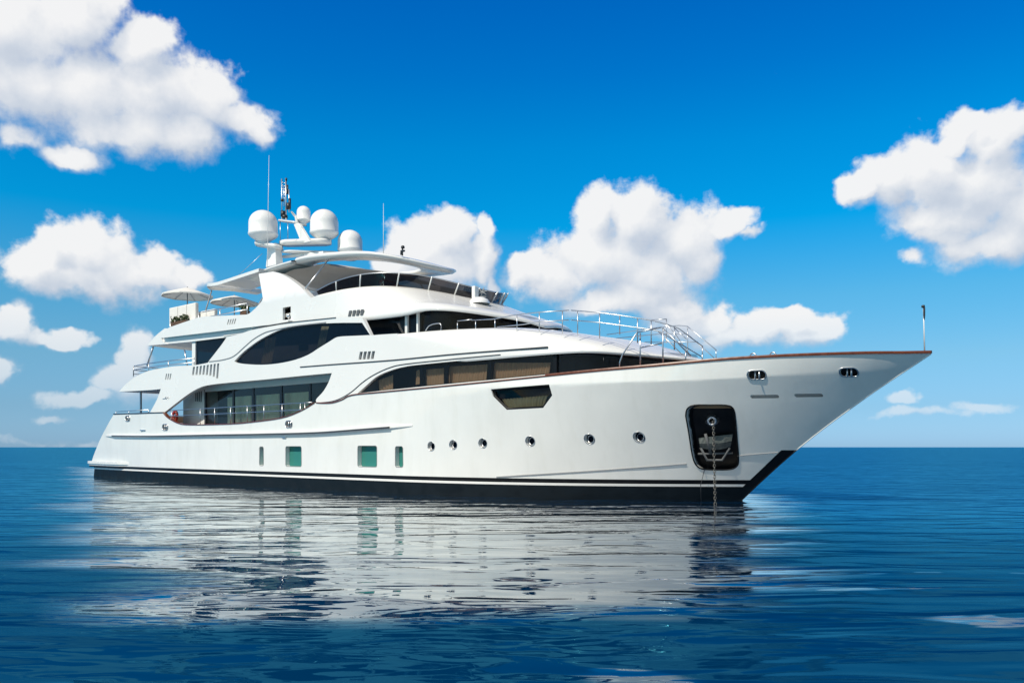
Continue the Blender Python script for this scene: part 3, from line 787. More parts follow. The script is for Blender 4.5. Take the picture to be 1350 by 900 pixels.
# ------------------------------------------------------------------ coachroof over the forward cabin, plan line of its edge
EDGE = [(x, -B1(x, 5)) for x in [XA+(35.4-XA)*k/16 for k in range(17)]]
EDGE += cr([(35.4, -B1(35.4, 5)), (36.1, -4.0), (36.7, -3.72), (37.15, -3.25), (37.6, -2.55), (38.15, -1.5), (38.7, -.7), (39.05, 0)], 5)[1:]
def roofz(x): return pch(x, [(26, 6.24), (30, 6.28), (33, 6.2), (34.7, 5.98), (36.5, 5.62), (38, 5.2), (39.05, 4.92)])
def edgez(x): return pch(x, [(XA, ZR), (31.6, 4.93), (36.2, 4.99), (37.5, 4.92), (39.05, 4.80)]) if x > 31.6 else ZR+(4.93-ZR)*(x-XA)/(31.6-XA)
def roof_rows():
    rows = []
    for (x, y) in EDGE:
        ridge = min(x, 34.2+(x-34.2)*.55 if x > 34.2 else x)
        ze = edgez(x); row = []
        L_ = math.hypot(x-ridge, y) or .01
        rh = min(pch(x, [(XA, .10), (30, .45), (33, 1.1), (35, 1.6), (37, 2.2), (39.05, 2.4)]), L_*.9)
        hf = pch(x, [(XA, .14), (30, .5), (33, .85), (35, 1.0), (40, 1.0)])      # share of the height taken by the rounded shoulder
        pr = [(0, 0), (0, (1-hf)*.5), (0, 1-hf)] if hf < .99 else [(0, 0), (0, .005), (0, .01)]
        pr += [(rh*(1-math.cos(a)), 1-hf+hf*math.sin(a)) for a in [k*math.pi/20 for k in range(1, 11)]]
        pr += [(rh+(L_-rh)*k/5, 1.0) for k in range(1, 6)]
        for d_, gq in pr:
            w = d_/L_; px_ = x+(ridge-x)*w; py = y*(1-w); zt = roofz(px_)
            row.append((px_, py, ze+(zt-.10-ze)*gq+.10*min(1, w)))
        rows.append(row)
    return rows
rr_ = roof_rows(); mb = MB(); mb.grid(rr_); mb.grid([[(x, -y, z) for x, y, z in r_] for r_ in rr_])
# brow: small return and soffit
und = [[(x, y, edgez(x)), (x-.02, y*.995+.0, edgez(x)-.05), (x-(.45 if x > 36 else .12), y+(.12 if x < 36 else .12), edgez(x)-.02)] for (x, y) in EDGE if x > 31.4]
mb.grid(und, smooth=False); mb.grid([[(x, -y, z) for x, y, z in r_] for r_ in und], smooth=False)
bmesh.ops.remove_doubles(mb.b, verts=mb.b.verts[:], dist=.003)
roof = mb.build('coachroof', WHITE, Y)
# forward glazing band, following the plan
band = []
for (x, y) in [(x, -B1(x, 5)) for x in [25.3+.5*k for k in range(3)] if x < XA]+EDGE:
    if x < 35.4: band.append((x, y+.10))
    else:
        t = (x-35.4)/3.65; band.append((x-.10-.45*t, y*(1-.02) + .10*(1-t)))
mb = MB()
for s in (1, -1): mb.grid([[(x, s*min(y, 0), 4.03), (x, s*min(y, 0), 4.5), (x, s*min(y, 0), 5.06)] for x, y in band])
fg = mb.build('forward_window', GLASS, Y)
for px4, fd in [([(499, 501), (518, 494), (518, 513), (500, 515)], 5), ([(549, 488), (556, 487), (554, 506), (548, 507)], 2), ([(562, 487), (585, 485), (585, 506), (561, 508)], 7), ([(593, 483), (643, 480), (641, 501), (591, 505)], 14), ([(652, 478), (726, 478), (724, 492), (650, 500)], 22)]:
    curtain('curtain', CURT, fg, B1, px4, .38, fd)
mb = MB()
for (u, v) in [(556, 497), (589, 494), (646, 488), (732, 480)]:
    p = onB(u, v, lambda X, z: B1(X, z)-.16)
    for s in (-1, 1): mb.box((p.x, s*-p.y, 4.53), (.16, .06, .96))
mb.build('mullion', BLACK, fg)
mb = MB(); inn = [(x-1.0*(x > 35.4), y+1.0) for x, y in band if y+1.0 < -.1]
mb.prism(inn+[(x, -y) for x, y in inn[::-1]], 3.55, 4.95); mb.build('cabin_light_block', INTR, fg)  # dark filler block added behind the forward glass against light

# ------------------------------------------------------------------ upper saloon aft wall and glazing
BU = lambda X, z: 4.0
xb = aty(256, 470, -4.0).x
ga = xz([(259, 450), (300, 443), (312, 470), (290, 480), (259, 483)], BU)
pa = shell('upper_aft_window', GLASSD, Y, BU, ga, rim=False, dx=0, dz=0)
mb = MB()
for s in (-1, 1): mb.box((xb, s*3.95, 6.35), (.34, .16, 2.4))
mb.build('upper_pillar', WHITE, Y)
mb = MB(); mb.box((21.5, 0, 6.35), (14.5, 7.0, 2.1)); mb.build('upper_light_block', INTR, Y)  # added dark block that keeps daylight from showing through upstairs

# ------------------------------------------------------------------ sun deck level
def B3(X, z): return 4.33-max(0, z-8.7)*.55
XS = 22.6
tipA = onB(212, 445.5, B3)
bul = xz(cr([(212, 445.5), (216, 438), (223, 431.5)], 3)+cr([(240, 425.5), (252, 421.5), (264, 417.8), (285, 416.5), (326, 414.5)], 3)+cr([(331, 411.5), (338, 405), (345, 397)], 3)+cr([(346.5, 393), (344, 378), (341, 361)], 3)+[(360, 358)]+cr([(368, 360), (380, 366), (396, 378), (410, 392.5)], 3), B3)
rz_ = lambda x: pch(x, [(20, 8.2), (22.6, 8.42), (25, 8.5), (26, 8.48), (26.9, 8.42), (27.6, 8.3), (28.2, 8.15), (28.45, 8.08)])
def flyedge(x): return pch(x, [(20, 7.50), (22.6, 7.30), (24.5, 7.12), (26, 7.0), (28, 6.97), (29.2, 7.05), (30.1, 7.0), (30.9, 6.9), (31.6, 6.75), (31.76, 6.62)])
o3 = bul+[(XS, rz_(XS)), (XS, flyedge(XS))]+xz([(389, 425.5), (347, 429), (280, 437.5)], B3)
pk = rrect(*( (lambda p: (p.x, p.z))(onB(378, 413, B3)) ), .62, .58, .03)
V4 = slots_px(299, 311, 421, 428, 4, .5, -.1, 2, B3)
V5 = slots_px(459, 480, 409.5, 417, 4, .35, -.1, 1.5, B3)
V5n = [q for q in V5 if max(p[0] for p in q) < XS]
side3 = shell('flybridge_side', WHITE, Y, B3, o3, [pk]+V4+V5n, depth=.30, dx=.8, dz=.5)
xs_ = [p[0] for q in V4 for p in q]; zs_ = [p[1] for q in V4 for p in q]
shell('vent_grille', VENT, Y, B3, [(min(xs_)-.05, min(zs_)-.05), (max(xs_)+.05, min(zs_)-.05), (max(xs_)+.05, max(zs_)+.05), (min(xs_)-.05, max(zs_)+.05)], off=.09, rim=False, dx=0, dz=0)
for q in V5: shell('vent_grille', VENT, Y, lambda X, z: B3(X, z)+.012, q, depth=.02, dx=0, dz=0)
pkb = shell('light_recess', BLACK, Y, B3, pk, off=.5, rim=False, dx=0, dz=0)
mb = MB()
for s in (-1, 1): mb.grid([[(x, s*(B3(x, z)-.12), z) for x, z in pk+[pk[0]]], [(x, s*(B3(x, z)-.52), z) for x, z in pk+[pk[0]]]])
mb.build('recess_wall', BLACK, pkb)
p = onB(378, 413, B3); mb = MB()
for s in (1, -1):
    mb.lathe((p.x, s*(p.y+.12), p.z-.12), [(0, -.12), (.05, -.1), (.10, -.03), (.11, .04), (.07, .1), (0, .12)], 14); mb.tube([(p.x, s*(p.y+.12), p.z-.3), (p.x, s*(p.y+.12), p.z-.1)], .02)
mb.build('search_light', CHROME, pkb)
mb = MB(); 
for s in (1, -1): mb.box((p.x+.12, s*(p.y-.10), p.z-.42), (.75, .34, .10), bev=.03)
mb.build('light_shelf', WHITE, Y)
# lower fascia under the sun deck
def B3i(X, z): return 4.12
fx = xz([(214, 446.5), (347, 430), (334, 436.5), (299, 444.5), (250, 450.5), (216, 453.5)], B3i)
shell('fascia', WHITE, Y, B3i, fx, depth=.1, dx=0, dz=0)
o4 = xz(cr([(196, 455.5), (203, 447), (210, 440), (219, 433)], 3)+[(224, 433), (214, 446), (217, 451), (222, 453.5)], B3i)
shell('stern_fascia', WHITE, Y, lambda X, z: 4.2, o4, depth=.1, dx=0, dz=0)
tx = o4[0][0]
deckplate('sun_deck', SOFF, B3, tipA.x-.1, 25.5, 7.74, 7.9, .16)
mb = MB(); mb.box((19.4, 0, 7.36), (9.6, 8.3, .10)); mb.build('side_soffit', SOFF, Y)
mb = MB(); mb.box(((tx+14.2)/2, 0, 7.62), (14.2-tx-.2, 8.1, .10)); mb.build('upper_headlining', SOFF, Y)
mb = MB(); mb.grid([[(x-.5*(1-(k/6)**2), 4.2*k/6, z) for k in range(-6, 7)] for x, z in o4[:9]]); mb.build('sun_deck_coaming', WHITE, Y)

# flybridge moulded body (brow, flank, rim) lofted round the front
E3 = [(x, -4.33, flyedge(x)) for x in [XS+(28.4-XS)*k/12 for k in range(13)]]
ef = cr([(28.4, -4.33), (29.2, -4.31), (29.8, -4.18), (30.35, -3.8), (30.75, -3.2), (31.15, -2.3), (31.5, -1.3), (31.68, -.6), (31.76, 0)], 4)[1:]
E3 += [(x, y, flyedge(x)) for x, y in ef]
R3p = cr([(XS, -4.33), (24.3, -4.2), (25.9, -3.75), (26.9, -2.95), (27.6, -2.1), (28.15, -1.2), (28.4, -.5), (28.45, 0)], 8)
def resamp(pts, n):
    ds = [0]
    for a, b_ in zip(pts, pts[1:]): ds.append(ds[-1]+math.dist(a, b_))
    out = []; j = 0
    for k in range(n):
        d_ = ds[-1]*k/(n-1)
        while j < len(ds)-2 and ds[j+1] < d_: j += 1
        t = (d_-ds[j])/(ds[j+1]-ds[j]); out.append(tuple(a+(b_-a)*t for a, b_ in zip(pts[j], pts[j+1])))
    return out
NS = 44
E3r = resamp(E3, NS); R3r = [(x, y, rz_(x)) for x, y in resamp(R3p, NS)]
rows = []
for (e, r_) in zip(E3r, R3r):
    row = [(e[0]-(.25 if e[0] > 29 else 0), e[1]*(.88), e[2]+.10), (e[0]-.03, e[1]*.985, e[2]-.015), e]
    n = 14
    for k in range(1, n+1):
        t = k/n; hx = e[0]+(r_[0]-e[0])*t; hy = e[1]+(r_[1]-e[1])*t
        spread = min(1, math.hypot(e[0]-r_[0], e[1]-r_[1])/1.8)
        # brow lip, shallow shoulder, then upright coaming
        zt = t*(1-spread)+spread*(.16*min(1, t*7)**.6+.84*(t**1.25))
        row.append((hx, hy, e[2]+(r_[2]-e[2])*zt))
    row.append((r_[0]-.10*(1 if r_[0] > 27 else .3), r_[1]*.97, r_[2]-.02))
    row.append((r_[0]-.12, r_[1]*.965, r_[2]-.5))
    rows.append(row)
mb = MB(); mb.grid(rows); mb.grid([[(x, -y, z) for x, y, z in r_] for r_ in rows]); bmesh.ops.remove_doubles(mb.b, verts=mb.b.verts[:], dist=.002)
fb = mb.build('flybridge_coaming', WHITE, Y)
dk = [(x, y*.95) for x, y, z in R3r]; mb = MB(); mb.prism(dk+[(x, -y) for x, y in dk[::-1] if y < -1e-3], 7.72, 7.86); mb.build('flybridge_deck', DECKW, Y)
# smoked wind screen round the flybridge
lo = []; hi = []
for i, (x, y, z) in enumerate(R3r):
    h = pch(x, [(XS-.2, .12), (23.6, .34), (25.5, .50), (27, .52), (28.45, .42)])
    lo.append((x-.05, y*.985, z-.03)); hi.append((x+.18*min(1, (x-22)/5), y*1.03, z+h))
mb = MB()
for s in (1, -1): mb.grid([[(x, s*y, z) for x, y, z in lo], [(x, s*y, z) for x, y, z in hi]])
ws = mb.build('wind_screen', SMOKE, Y)
mb = MB()
for s in (1, -1): mb.tube([(x, s*y, z) for x, y, z in hi], .022)
mb.build('screen_rail', CHROME, ws)
mb = MB()
for i in (6, 13, 22, 29, 35, 40):
    for s in (1, -1): mb.tube([(lo[i][0], s*lo[i][1], lo[i][2]), (hi[i][0]+.12, s*hi[i][1], hi[i][2])], .03)
mb.build('screen_post', WHITE, ws)

mb = MB(); mb.box((24.6, -1.6, 8.55), (1.3, 1.1, .7), bev=.12); mb.box((24.1, -1.6, 9.0), (.25, 1.0, .5), bev=.08); mb.build('helm_seat', TEAK, Y)
mb = MB(); mb.box((26.6, 0, 8.4), (.8, 2.6, .8), ry=R(12), bev=.12); mb.build('helm_console', GREYM, Y)
# wheelhouse glazing under the brow
wl_ = []
for (x, y, z) in E3:
    if x < 28.8: wl_.append((x, y+.42))
    else:
        t = (x-28.8)/2.96; wl_.append((x-.25-.55*t, y*(.90)))
wl_ = [(x, y) for x, y in wl_ if x > 24.0]
mb = MB()
for s in (1, -1): mb.grid([[(x-.1, s*y, 5.9), (x, s*y, 7.16)] for x, y in wl_])
wh = mb.build('wheelhouse_window', GLASS, Y)
mb = MB()
for (u, v, w) in [(537.3, 427, .14), (552, 427, .09)]:
    p = aty(u, v, -3.92); mb.box((p.x, -3.95, 6.55), (w, .10, 1.25)); mb.box((p.x, 3.95, 6.55), (w, .10, 1.25))
for (u, v) in [(660, 428)]:
    pass
mb.build('wheelhouse_mullion', WHITE, wh)
mb = MB(); a = aty(480, 423, -4.6); b_ = aty(490, 442.5, -4.75)
for s in (1, -1): mb.tube([(a.x, s*a.y, a.z), (b_.x, s*b_.y, b_.z)], .05, 6)
mb.build('brow_strut', WHITE, Y)
p0 = aty(513, 423, -3.3); p1 = aty(536, 436, -3.3)
mb = MB(); mb.box(((p0.x+p1.x)/2, -3.3, (p0.z+p1.z)/2-.05), (.75, .04, .75)); mb.build('wheelhouse_blind', GTEAL, wh)
mb = MB(); inn = [(x-.9*(x > 28), y*.7) for x, y in wl_]; mb.prism(inn+[(x, -y) for x, y in inn[::-1] if y < -.01], 5.9, 7.0); mb.build('wheelhouse_light_block', INTR, wh)  # dark mass added inside the wheelhouse to block see-through light

# ------------------------------------------------------------------ hardtop, arch and mast
def htz(x): return pch(x, [(14.5, 10.42), (17, 10.72), (19.5, 10.78), (22, 10.62), (24, 10.42), (25.2, 10.15), (25.75, 9.97)])
HO = cr([(15.3, -2.95), (18, -3.0), (21, -3.0), (23.2, -2.8), (24.5, -2.25), (25.3, -1.4), (25.68, -.6), (25.75, 0)], 6)
HI = cr([(18.6, -1.2), (19.2, -2.1), (21.2, -2.1), (22.5, -1.75), (23.3, -1.1), (23.6, -.5), (23.65, 0)], 6)
n = 46; HOr = resamp([p for p in HO if p[0] > 18.5], n); HIr = resamp(HI, n)
mb = MB(); 
def two(rows, smooth=True):
    mb.grid(rows, smooth); mb.grid([[(x, -y, z) for x, y, z in r_] for r_ in rows], smooth)
TK = .17
two([[ (i[0], i[1], htz(i[0])-.02), (o[0]*.5+i[0]*.5, o[1]*.5+i[1]*.5, htz((o[0]+i[0])/2)+.05), (o[0]*.93+i[0]*.07, o[1]*.95+i[1]*.05, htz(o[0])+.03), (o[0], o[1], htz(o[0])-.05), (o[0], o[1], htz(o[0])-.11), (o[0]*.9+i[0]*.1, o[1]*.92+i[1]*.08, htz(o[0])-.20), (i[0], i[1], htz(i[0])-.20), (i[0], i[1], htz(i[0])-.02)] for o, i in zip(HOr, HIr)])
xa_ = [14.9+(18.62-14.9)*k/8 for k in range(9)]
two([[(x, 0, htz(x)+.06), (x, -1.5, htz(x)+.04), (x, -2.75, htz(x)+.02), (x, -2.97, htz(x)-.05), (x, -2.97, htz(x)-.12), (x, -2.7, htz(x)-.2), (x, 0, htz(x)-.2)] for x in xa_])
two([[(14.9, 0, htz(14.9)+.06), (14.9, -2.97, htz(14.9)-.05)], [(14.9, 0, htz(14.9)-.2), (14.9, -2.97, htz(14.9)-.14)]])
two([[(18.62, 0, htz(18.6)+.06), (18.62, -1.25, htz(18.6)+.05)], [(18.62, 0, htz(18.6)-.2), (18.62, -1.25, htz(18.6)-.2)]])
two([[(18.4, -1.1, htz(18.5)-.19), (18.4, -2.9, htz(18.5)-.17)], [(18.9, -1.1, htz(18.7)-.19), (18.9, -2.9, htz(18.7)-.17)]]); two([[(18.55, -1.0, htz(18.5)-.02), (18.55, -2.93, htz(18.5)-.06)], [(18.55, -1.0, htz(18.5)-.2), (18.55, -2.93, htz(18.5)-.16)]])
bmesh.ops.remove_doubles(mb.b, verts=mb.b.verts[:], dist=.003)
ht = mb.build('hardtop', WHITE, Y)
# fabric panel slung below the hardtop
mb = MB(); rows = []
for k in range(17):
    x = 15.6+k*.46; rows.append([(x, y, htz(x)-.27+.04*math.sin(k*1.3)-.14*(y/2.6)**2 - .35*max(0, (k-11)/5)) for y in [2.6*j/8 for j in range(-8, 1)]+[2.6*j/8 for j in range(1, 9)]])
mb.grid(rows); hl = mb.build('shade_panel', CANH, ht)
mb = MB()
for (u0, v0, u1, v1) in [(433, 342, 402, 381)]:
    a = aty(u0, v0, -2.8); b_ = aty(u1, v1, -4.1); mb.tube([a, b_], .035); mb.tube([(a.x, -a.y, a.z), (b_.x, -b_.y, b_.z)], .035)
mb.build('hardtop_strut', CHROME, ht)
# aft wings of the arch
def wing():
    mb = MB()
    A = aty(272, 378, -3.2); A.z += 0.02
    for s in (1, -1):
        ot = [(A.x, s*-3.0, A.z), (A.x+.35, s*-3.35, A.z+.10), (13.0, s*-3.5, 10.35), (16.4, s*-3.3, 10.6)]
        inn = [(A.x+.1, s*-.2, A.z+.12), (A.x+.6, s*-.2, A.z+.2), (12.6, s*-1.3, 10.45), (16.4, s*-1.6, 10.62)]
        ot = cr(ot, 5); inn = cr(inn, 5)
        top = [[o, tuple((a+b)/2+(.05 if j == 2 else 0) for j, (a, b) in enumerate(zip(o, i))), i] for o, i in zip(ot, inn)]
        bot = [[(x, y, z-.16) for x, y, z in r_] for r_ in top]
        mb.grid(top); mb.grid(bot); mb.grid([[t[0], b[0]] for t, b in zip(top, bot)]); mb.grid([[t[2], b[2]] for t, b in zip(top, bot)]); mb.grid([top[0], bot[0]]); mb.grid([top[-1], bot[-1]])
    return mb.build('arch_wing', WHITE, Y)
wing()
mb = MB()
a = aty(279, 383, -3.1); b_ = aty(268, 420, -3.6); mb.tube([a, a.lerp(b_, .5)+Vector((0, 0, 0)), b_], .035); mb.tube([(a.x, -a.y, a.z), (b_.x, -b_.y, b_.z)], .035)
a = aty(346, 393, -3.7); b_ = aty(340, 403, -4.0); mb.tube([a, b_], .03)
mb.build('wing_strut', GREYM, Y)
mb = MB(); mb.tube([aty(360, 359, -3.35), aty(354, 372, -3.5), aty(350, 397, -3.9)], .02); mb.build('arch_cable', LINE, Y)

# radar mast
mast = empty('radar_mast', (13.6, 0, 10.5)); mast.parent = Y; mast.matrix_parent_inverse = Matrix.Translation(Y.location).inverted()
def mp_(u, v, y): return aty(u, v, y)
mb = MB()
def taper(mb, c0, s0, c1, s1):
    q = []
    for c, s in ((c0, s0), (c1, s1)):
        q.append([mb.b.verts.new((c[0]+dx*s[0]/2, c[1]+dy*s[1]/2, c[2])) for dx, dy in ((-1, -1), (1, -1), (1, 1), (-1, 1))])
    mb.b.faces.new(q[0][::-1]); mb.b.faces.new(q[1])
    for i in range(4): mb.b.faces.new((q[0][i], q[0][(i+1) % 4], q[1][(i+1) % 4], q[1][i]))
b0_ = aty(362, 352, -.6); b1_ = aty(362, 322, -.6)
taper(mb, b0_, (.95, .5), (b1_.x, b1_.y, b1_.z), (.65, .4))
b2_ = aty(405, 318, 0.2); b3_ = aty(392, 295, .2); b4_ = aty(382, 283, .2)
taper(mb, (b2_.x, .2, b2_.z-.1), (.75, .22), (b3_.x, .2, b3_.z), (.45, .2)); 
mb.tube([b3_, aty(390, 286, .2), aty(384, 279, .2)], .09, 8, r2=.05)
bmesh.ops.bevel(mb.b, geom=mb.b.edges[:], offset=.03, segments=1, affect='EDGES')
mb.build('mast_pylon', WHITE, mast)
mb = MB()
# cross platform carrying the two large domes
cl_ = aty(350, 322, -1.0); cr_ = aty(430, 320, 1.15); md = aty(385, 319, 0)
def plat(mb, a, b_, wa, wb, th):
    a = Vector(a); b_ = Vector(b_); t = (b_-a); t.z = 0; t.normalize(); nn = Vector((-t.y, t.x, 0)); n = 14; rows = []
    for k in range(n+1):
        s = k/n; p = a.lerp(b_, s); w = (wa+(wb-wa)*s)*min(1, math.sin(min(s*n/2.2, 1)*math.pi/2)+.05)*min(1, math.sin(min((1-s)*n/2.2, 1)*math.pi/2)+.05)
        rows.append([p+nn*w, p+nn*w*.8+Vector((0, 0, th/2)), p-nn*w*.8+Vector((0, 0, th/2)), p-nn*w, p-nn*w*.8-Vector((0, 0, th/2)), p+nn*w*.8-Vector((0, 0, th/2)), p+nn*w])
    mb.grid(rows)
plat(mb, aty(337, 321, -1.2), aty(372, 327, -.5), .45, .5, .22)
plat(mb, aty(368, 321, -.5), aty(437, 319, 1.3), .45, .55, .24)
plat(mb, aty(372, 332, -.4), aty(450, 334, 1.9), .35, .35, .10)
plat(mb, aty(368, 291, .1), aty(394, 294, .3), .25, .25, .10)
mb.build('mast_platform', WHITE, mast)
def dome(cu, vtop, vbot, wpx, y, name='satellite_dome', ped=True):
    p = aty(cu, vbot, y); D = (p-CAM).dot(dv); r = wpx/2/F*D; H = (vbot-vtop)/F*D
    mb = MB(); prof = [(r*.42, -.30*r), (r*.55, -.20*r)] if ped else []
    prof += [(r*.86, 0), (r*.98, .12*r), (r*1.01, .2*r), (r*1.01, .27*r), (r*.985, .30*r)]
    hb = H-.95*r
    prof += [(r*.985, max(hb, .4*r))]+[(r*.985*math.cos(a), max(hb, .4*r)+.95*r*math.sin(a)) for a in [R(k*9) for k in range(1, 10)]]+[(0, max(hb, .4*r)+.95*r)]
    mb.lathe((p.x, p.y, p.z), prof, 36); o = mb.build(name, DOMEM, mast)
    if ped:
        mb = MB(); mb.lathe((p.x, p.y, p.z), [(r*.42, -.29*r), (r*.36, -.5*r), (r*.5, -.6*r), (0, -.6*r)], 20); mb.build('pedestal', DOMEM, o)
    return o
dome(347, 277.5, 313, 38, -1.1); dome(427.5, 276.5, 311, 37, 1.15); dome(400.3, 271.8, 292, 18, .6, 'satellite_dome'); dome(461.5, 303.5, 333, 32.5, 2.3)
# antenna cluster and light stack
mb = MB()
for (u, v0, v1, r_) in [(371.5, 236, 292, .035), (377, 235, 290, .045), (374.5, 245, 272, .025), (381, 250, 280, .03), (369.5, 292, 322, .02), (379.5, 293, 317, .02)]:
    mb.tube([aty(u, v1, .1), aty(u, v0, .1)], r_, 6)
for v in range(240, 262, 4):
    mb.tube([aty(371.5, v, .1), aty(377, v+2, .1)], .018, 5)
mb.build('mast_antenna', CHROME, mast)
mb = MB()
for (u, v, r_, h) in [(380.5, 272, .12, .34), (373, 282, .13, .3), (377.5, 236.5, .05, .14), (382, 268, .07, .5), (379, 250, .05, .5), (375.5, 286, .16, .16), (372, 264, .09, .12)]:
    p = aty(u, v, .1); mb.lathe(p, [(0, -h/2), (r_, -h/2), (r_, h/2), (0, h/2)], 10)
mb.build('navigation_light', ANTF, mast)
mb = MB(); mb.tube([aty(352.2, 356, -1.9), aty(353.6, 270, -1.9), aty(354.6, 205, -1.9)], .022, 6, r2=.008); mb.build('whip_antenna', WHITE, Y)
mb = MB(); mb.tube([aty(505.5, 340, 1.6), aty(505.5, 268, 1.6)], .022, 6, r2=.008); mb.build('whip_antenna', WHITE, Y)
mb = MB(); mb.tube([aty(346, 334, -.6), aty(311, 366, -1.2)], .012, 5); mb.build('mast_stay', CHROME, Y)
# open array radar between the platforms
mb = MB(); p = aty(400, 336, .4); mb.box((p.x, p.y, p.z), (2.6, .16, .16), rz=R(20), bev=.04); mb.tube([(p.x, p.y, p.z-.35), (p.x, p.y, p.z)], .12, 10); mb.build('radar_scanner', WHITE, mast)
# horn on the hardtop
mb = MB(); p = aty(530.5, 334, -1.7)
mb.tube([p-Vector((0, 0, .1)), p+Vector((0, 0, .2))], .035); mb.lathe(p+Vector((.03, 0, .26)), [(0, -.06), (.07, -.05), (.09, 0), (.06, .07), (0, .09)], 12); mb.box(p+Vector((.02, 0, .10)), (.2, .10, .07)); mb.box(p+Vector((-.06, 0, 0)), (.08, .08, .12))
mb.build('search_camera', ANTF, Y)
# white speaker post and low dome ahead of the wind screen
mb = MB(); p = aty(626.5, 394, -1.1); mb.box(p+Vector((0, 0, .22)), (.18, .26, .62), bev=.04); mb.build('light_post', WHITE, Y)
mb = MB(); p = aty(632, 399, -1.1); mb.lathe(p-Vector((0, 0, .05)), [(.44, 0), (.43, .08), (.36, .18), (.2, .26), (0, .29)], 24); mb.build('bow_dome', DOMEM, Y)
mb = MB()
for (u0, v0, u1, v1) in [(625, 388, 643, 383), (627, 391, 641, 391), (634, 391, 638, 379), (629, 380, 641, 388)]: mb.tube([aty(u0, v0, -.9), aty(u1, v1, -.9)], .022, 5)
mb.build('light_bracket', GREYM, Y)

# ------------------------------------------------------------------ railings
def rail(name, parent, segs, r=.022):
    mb = MB()
    for s_ in segs: mb.tube(s_, r, 6)
    return mb.build(name, CHROME, parent)
# side deck rail in the opening
top = cr([(220, 541), (260, 538.5), (320, 535), (370, 532.5), (412, 530)], 3); mid_ = [(u, v+9) for u, v in top]
BR = lambda X, z: B1(X, z)-.12
T_ = [onB(u, v, BR) for u, v in top]; M_ = [p-Vector((0, 0, .30)) for p in T_]
T_ = [Vector((p.x, p.y, 3.72)) for p in T_]; M_ = [Vector((p.x, p.y, 3.42)) for p in T_]
posts = []
for u in (226, 264, 283, 304, 326, 348, 372, 396, 402):
    p = onB(u, 536, BR); posts.append([Vector((p.x, p.y, 2.95)), Vector((p.x, p.y, 3.72))])
rail('side_deck_rail', Y, [T_, M_]+posts)
# aft main deck rail
T_ = [onB(u, v, lambda X, z: BH(X, z)-.1) for u, v in [(153, 542.5), (170, 541.5), (196, 540)]]
rail('stern_rail', Y, [T_]+[[p, p-Vector((0, 0, .22))] for p in T_])
# upper deck aft rail
T_ = [Vector((p.x, p.y, p.z)) for p in (onB(u, v, lambda X, z: B1(X, z)-.15) for u, v in [(176, 482.5), (196, 479), (222, 475.5), (256, 472)])]
segs = [T_, [p-Vector((0, 0, .22)) for p in T_]]+[[p, Vector((p.x, p.y, p.z-.55))] for p in T_]
A_ = T_[0]; tr_ = [A_, Vector((A_.x-.5, A_.y*.5, A_.z)), Vector((A_.x-.7, 0, A_.z)), Vector((A_.x-.5, -A_.y*.5, A_.z)), Vector((A_.x, -A_.y, A_.z))]
segs += [tr_, [p-Vector((0, 0, .22)) for p in tr_], [p-Vector((0, 0, .44)) for p in tr_]]+[[p, p-Vector((0, 0, .6))] for p in tr_]+[[Vector((p.x, -p.y, p.z)) for p in T_]]
rail('upper_deck_rail', Y, segs, .026)
mb = MB()
for (u0, v0, u1, v1, y) in [(202, 457, 194, 482, -4.0), (243, 460, 247, 482, 2.5)]:
    mb.tube([aty(u0, v0, y), aty(u1, v1, y)], .05, 8)
mb.build('deck_pillar', CHROME, Y)
# sun deck rail
T_ = [aty(u, v, -4.1) for u, v in [(262, 403), (290, 402.5), (326, 400)]]
T_ = [Vector((p.x, p.y, 8.75+.0*i)) for i, p in enumerate(T_)]
segs = [T_, [p-Vector((0, 0, .3)) for p in T_]]+[[p, p-Vector((0, 0, .75))] for p in T_]
T2 = [Vector((tipA.x+.6, -4.1, 8.6)), Vector((tipA.x+.1, -2.5, 8.6)), Vector((tipA.x, 0, 8.6)), Vector((tipA.x+.1, 2.5, 8.6)), Vector((tipA.x+.6, 4.1, 8.6)), Vector((14, 4.1, 8.6))]
segs += [T2, [p-Vector((0, 0, .3)) for p in T2]]+[[p, p-Vector((0, 0, .8))] for p in T2]
rail('sun_deck_rail', Y, segs, .025)
# raised foredeck rail, starboard run then round the front and down the steps
def S(px, y): return [aty(u, v, y) for (u, v), y in zip(px, y if hasattr(y, '__len__') else [y]*len(px))]
def rx(z): return z
RY = [-4.05, -4.0, -3.9, -3.75, -3.6, -3.4]
segs = []
low = S([(602, 425), (608, 423), (640, 420.5), (660, 422), (690, 419), (712, 414)], [-3.9]*5+[-3.85])
segs.append(cr([tuple(p) for p in S([(561, 436), (565, 430), (572, 427), (581, 427), (581, 437)], -4.2)], 3))
segs.append(S([(603, 423), (622, 421)], -4.0)); segs.append(S([(603, 425), (603, 435)], -4.0)); segs.append(S([(622, 422), (650, 420.5), (680, 415), (711, 411.5), (750, 409)], [-4.0, -4.0, -3.95, -3.9, -3.7]))
segs.append(S([(655, 431), (690, 427.5), (711, 424), (750, 421.8)], [-4.0, -3.95, -3.9, -3.7]))
for (u, v0, v1, y) in [(627, 423, 435, -4.0), (652.5, 420.5, 435.5, -4.0), (681.5, 415.5, 436.5, -3.95), (711, 411.5, 437.5, -3.9), (741.5, 409.5, 440, -3.75)]:
    segs.append(S([(u, v0), (u, v1)], y))
segs.append(S([(753, 409), (790, 412), (820, 416), (840, 419), (860, 422.5), (878, 427), (895, 433), (927, 457)], [-3.7, -3.5, -3.3, -3.1, -2.9, -2.7, -2.5, -2.2]))
segs.append(S([(753, 421.8), (790, 425), (820, 429), (860, 434.5), (870, 437), (925, 470)], [-3.7, -3.5, -3.3, -2.9, -2.85, -2.2]))
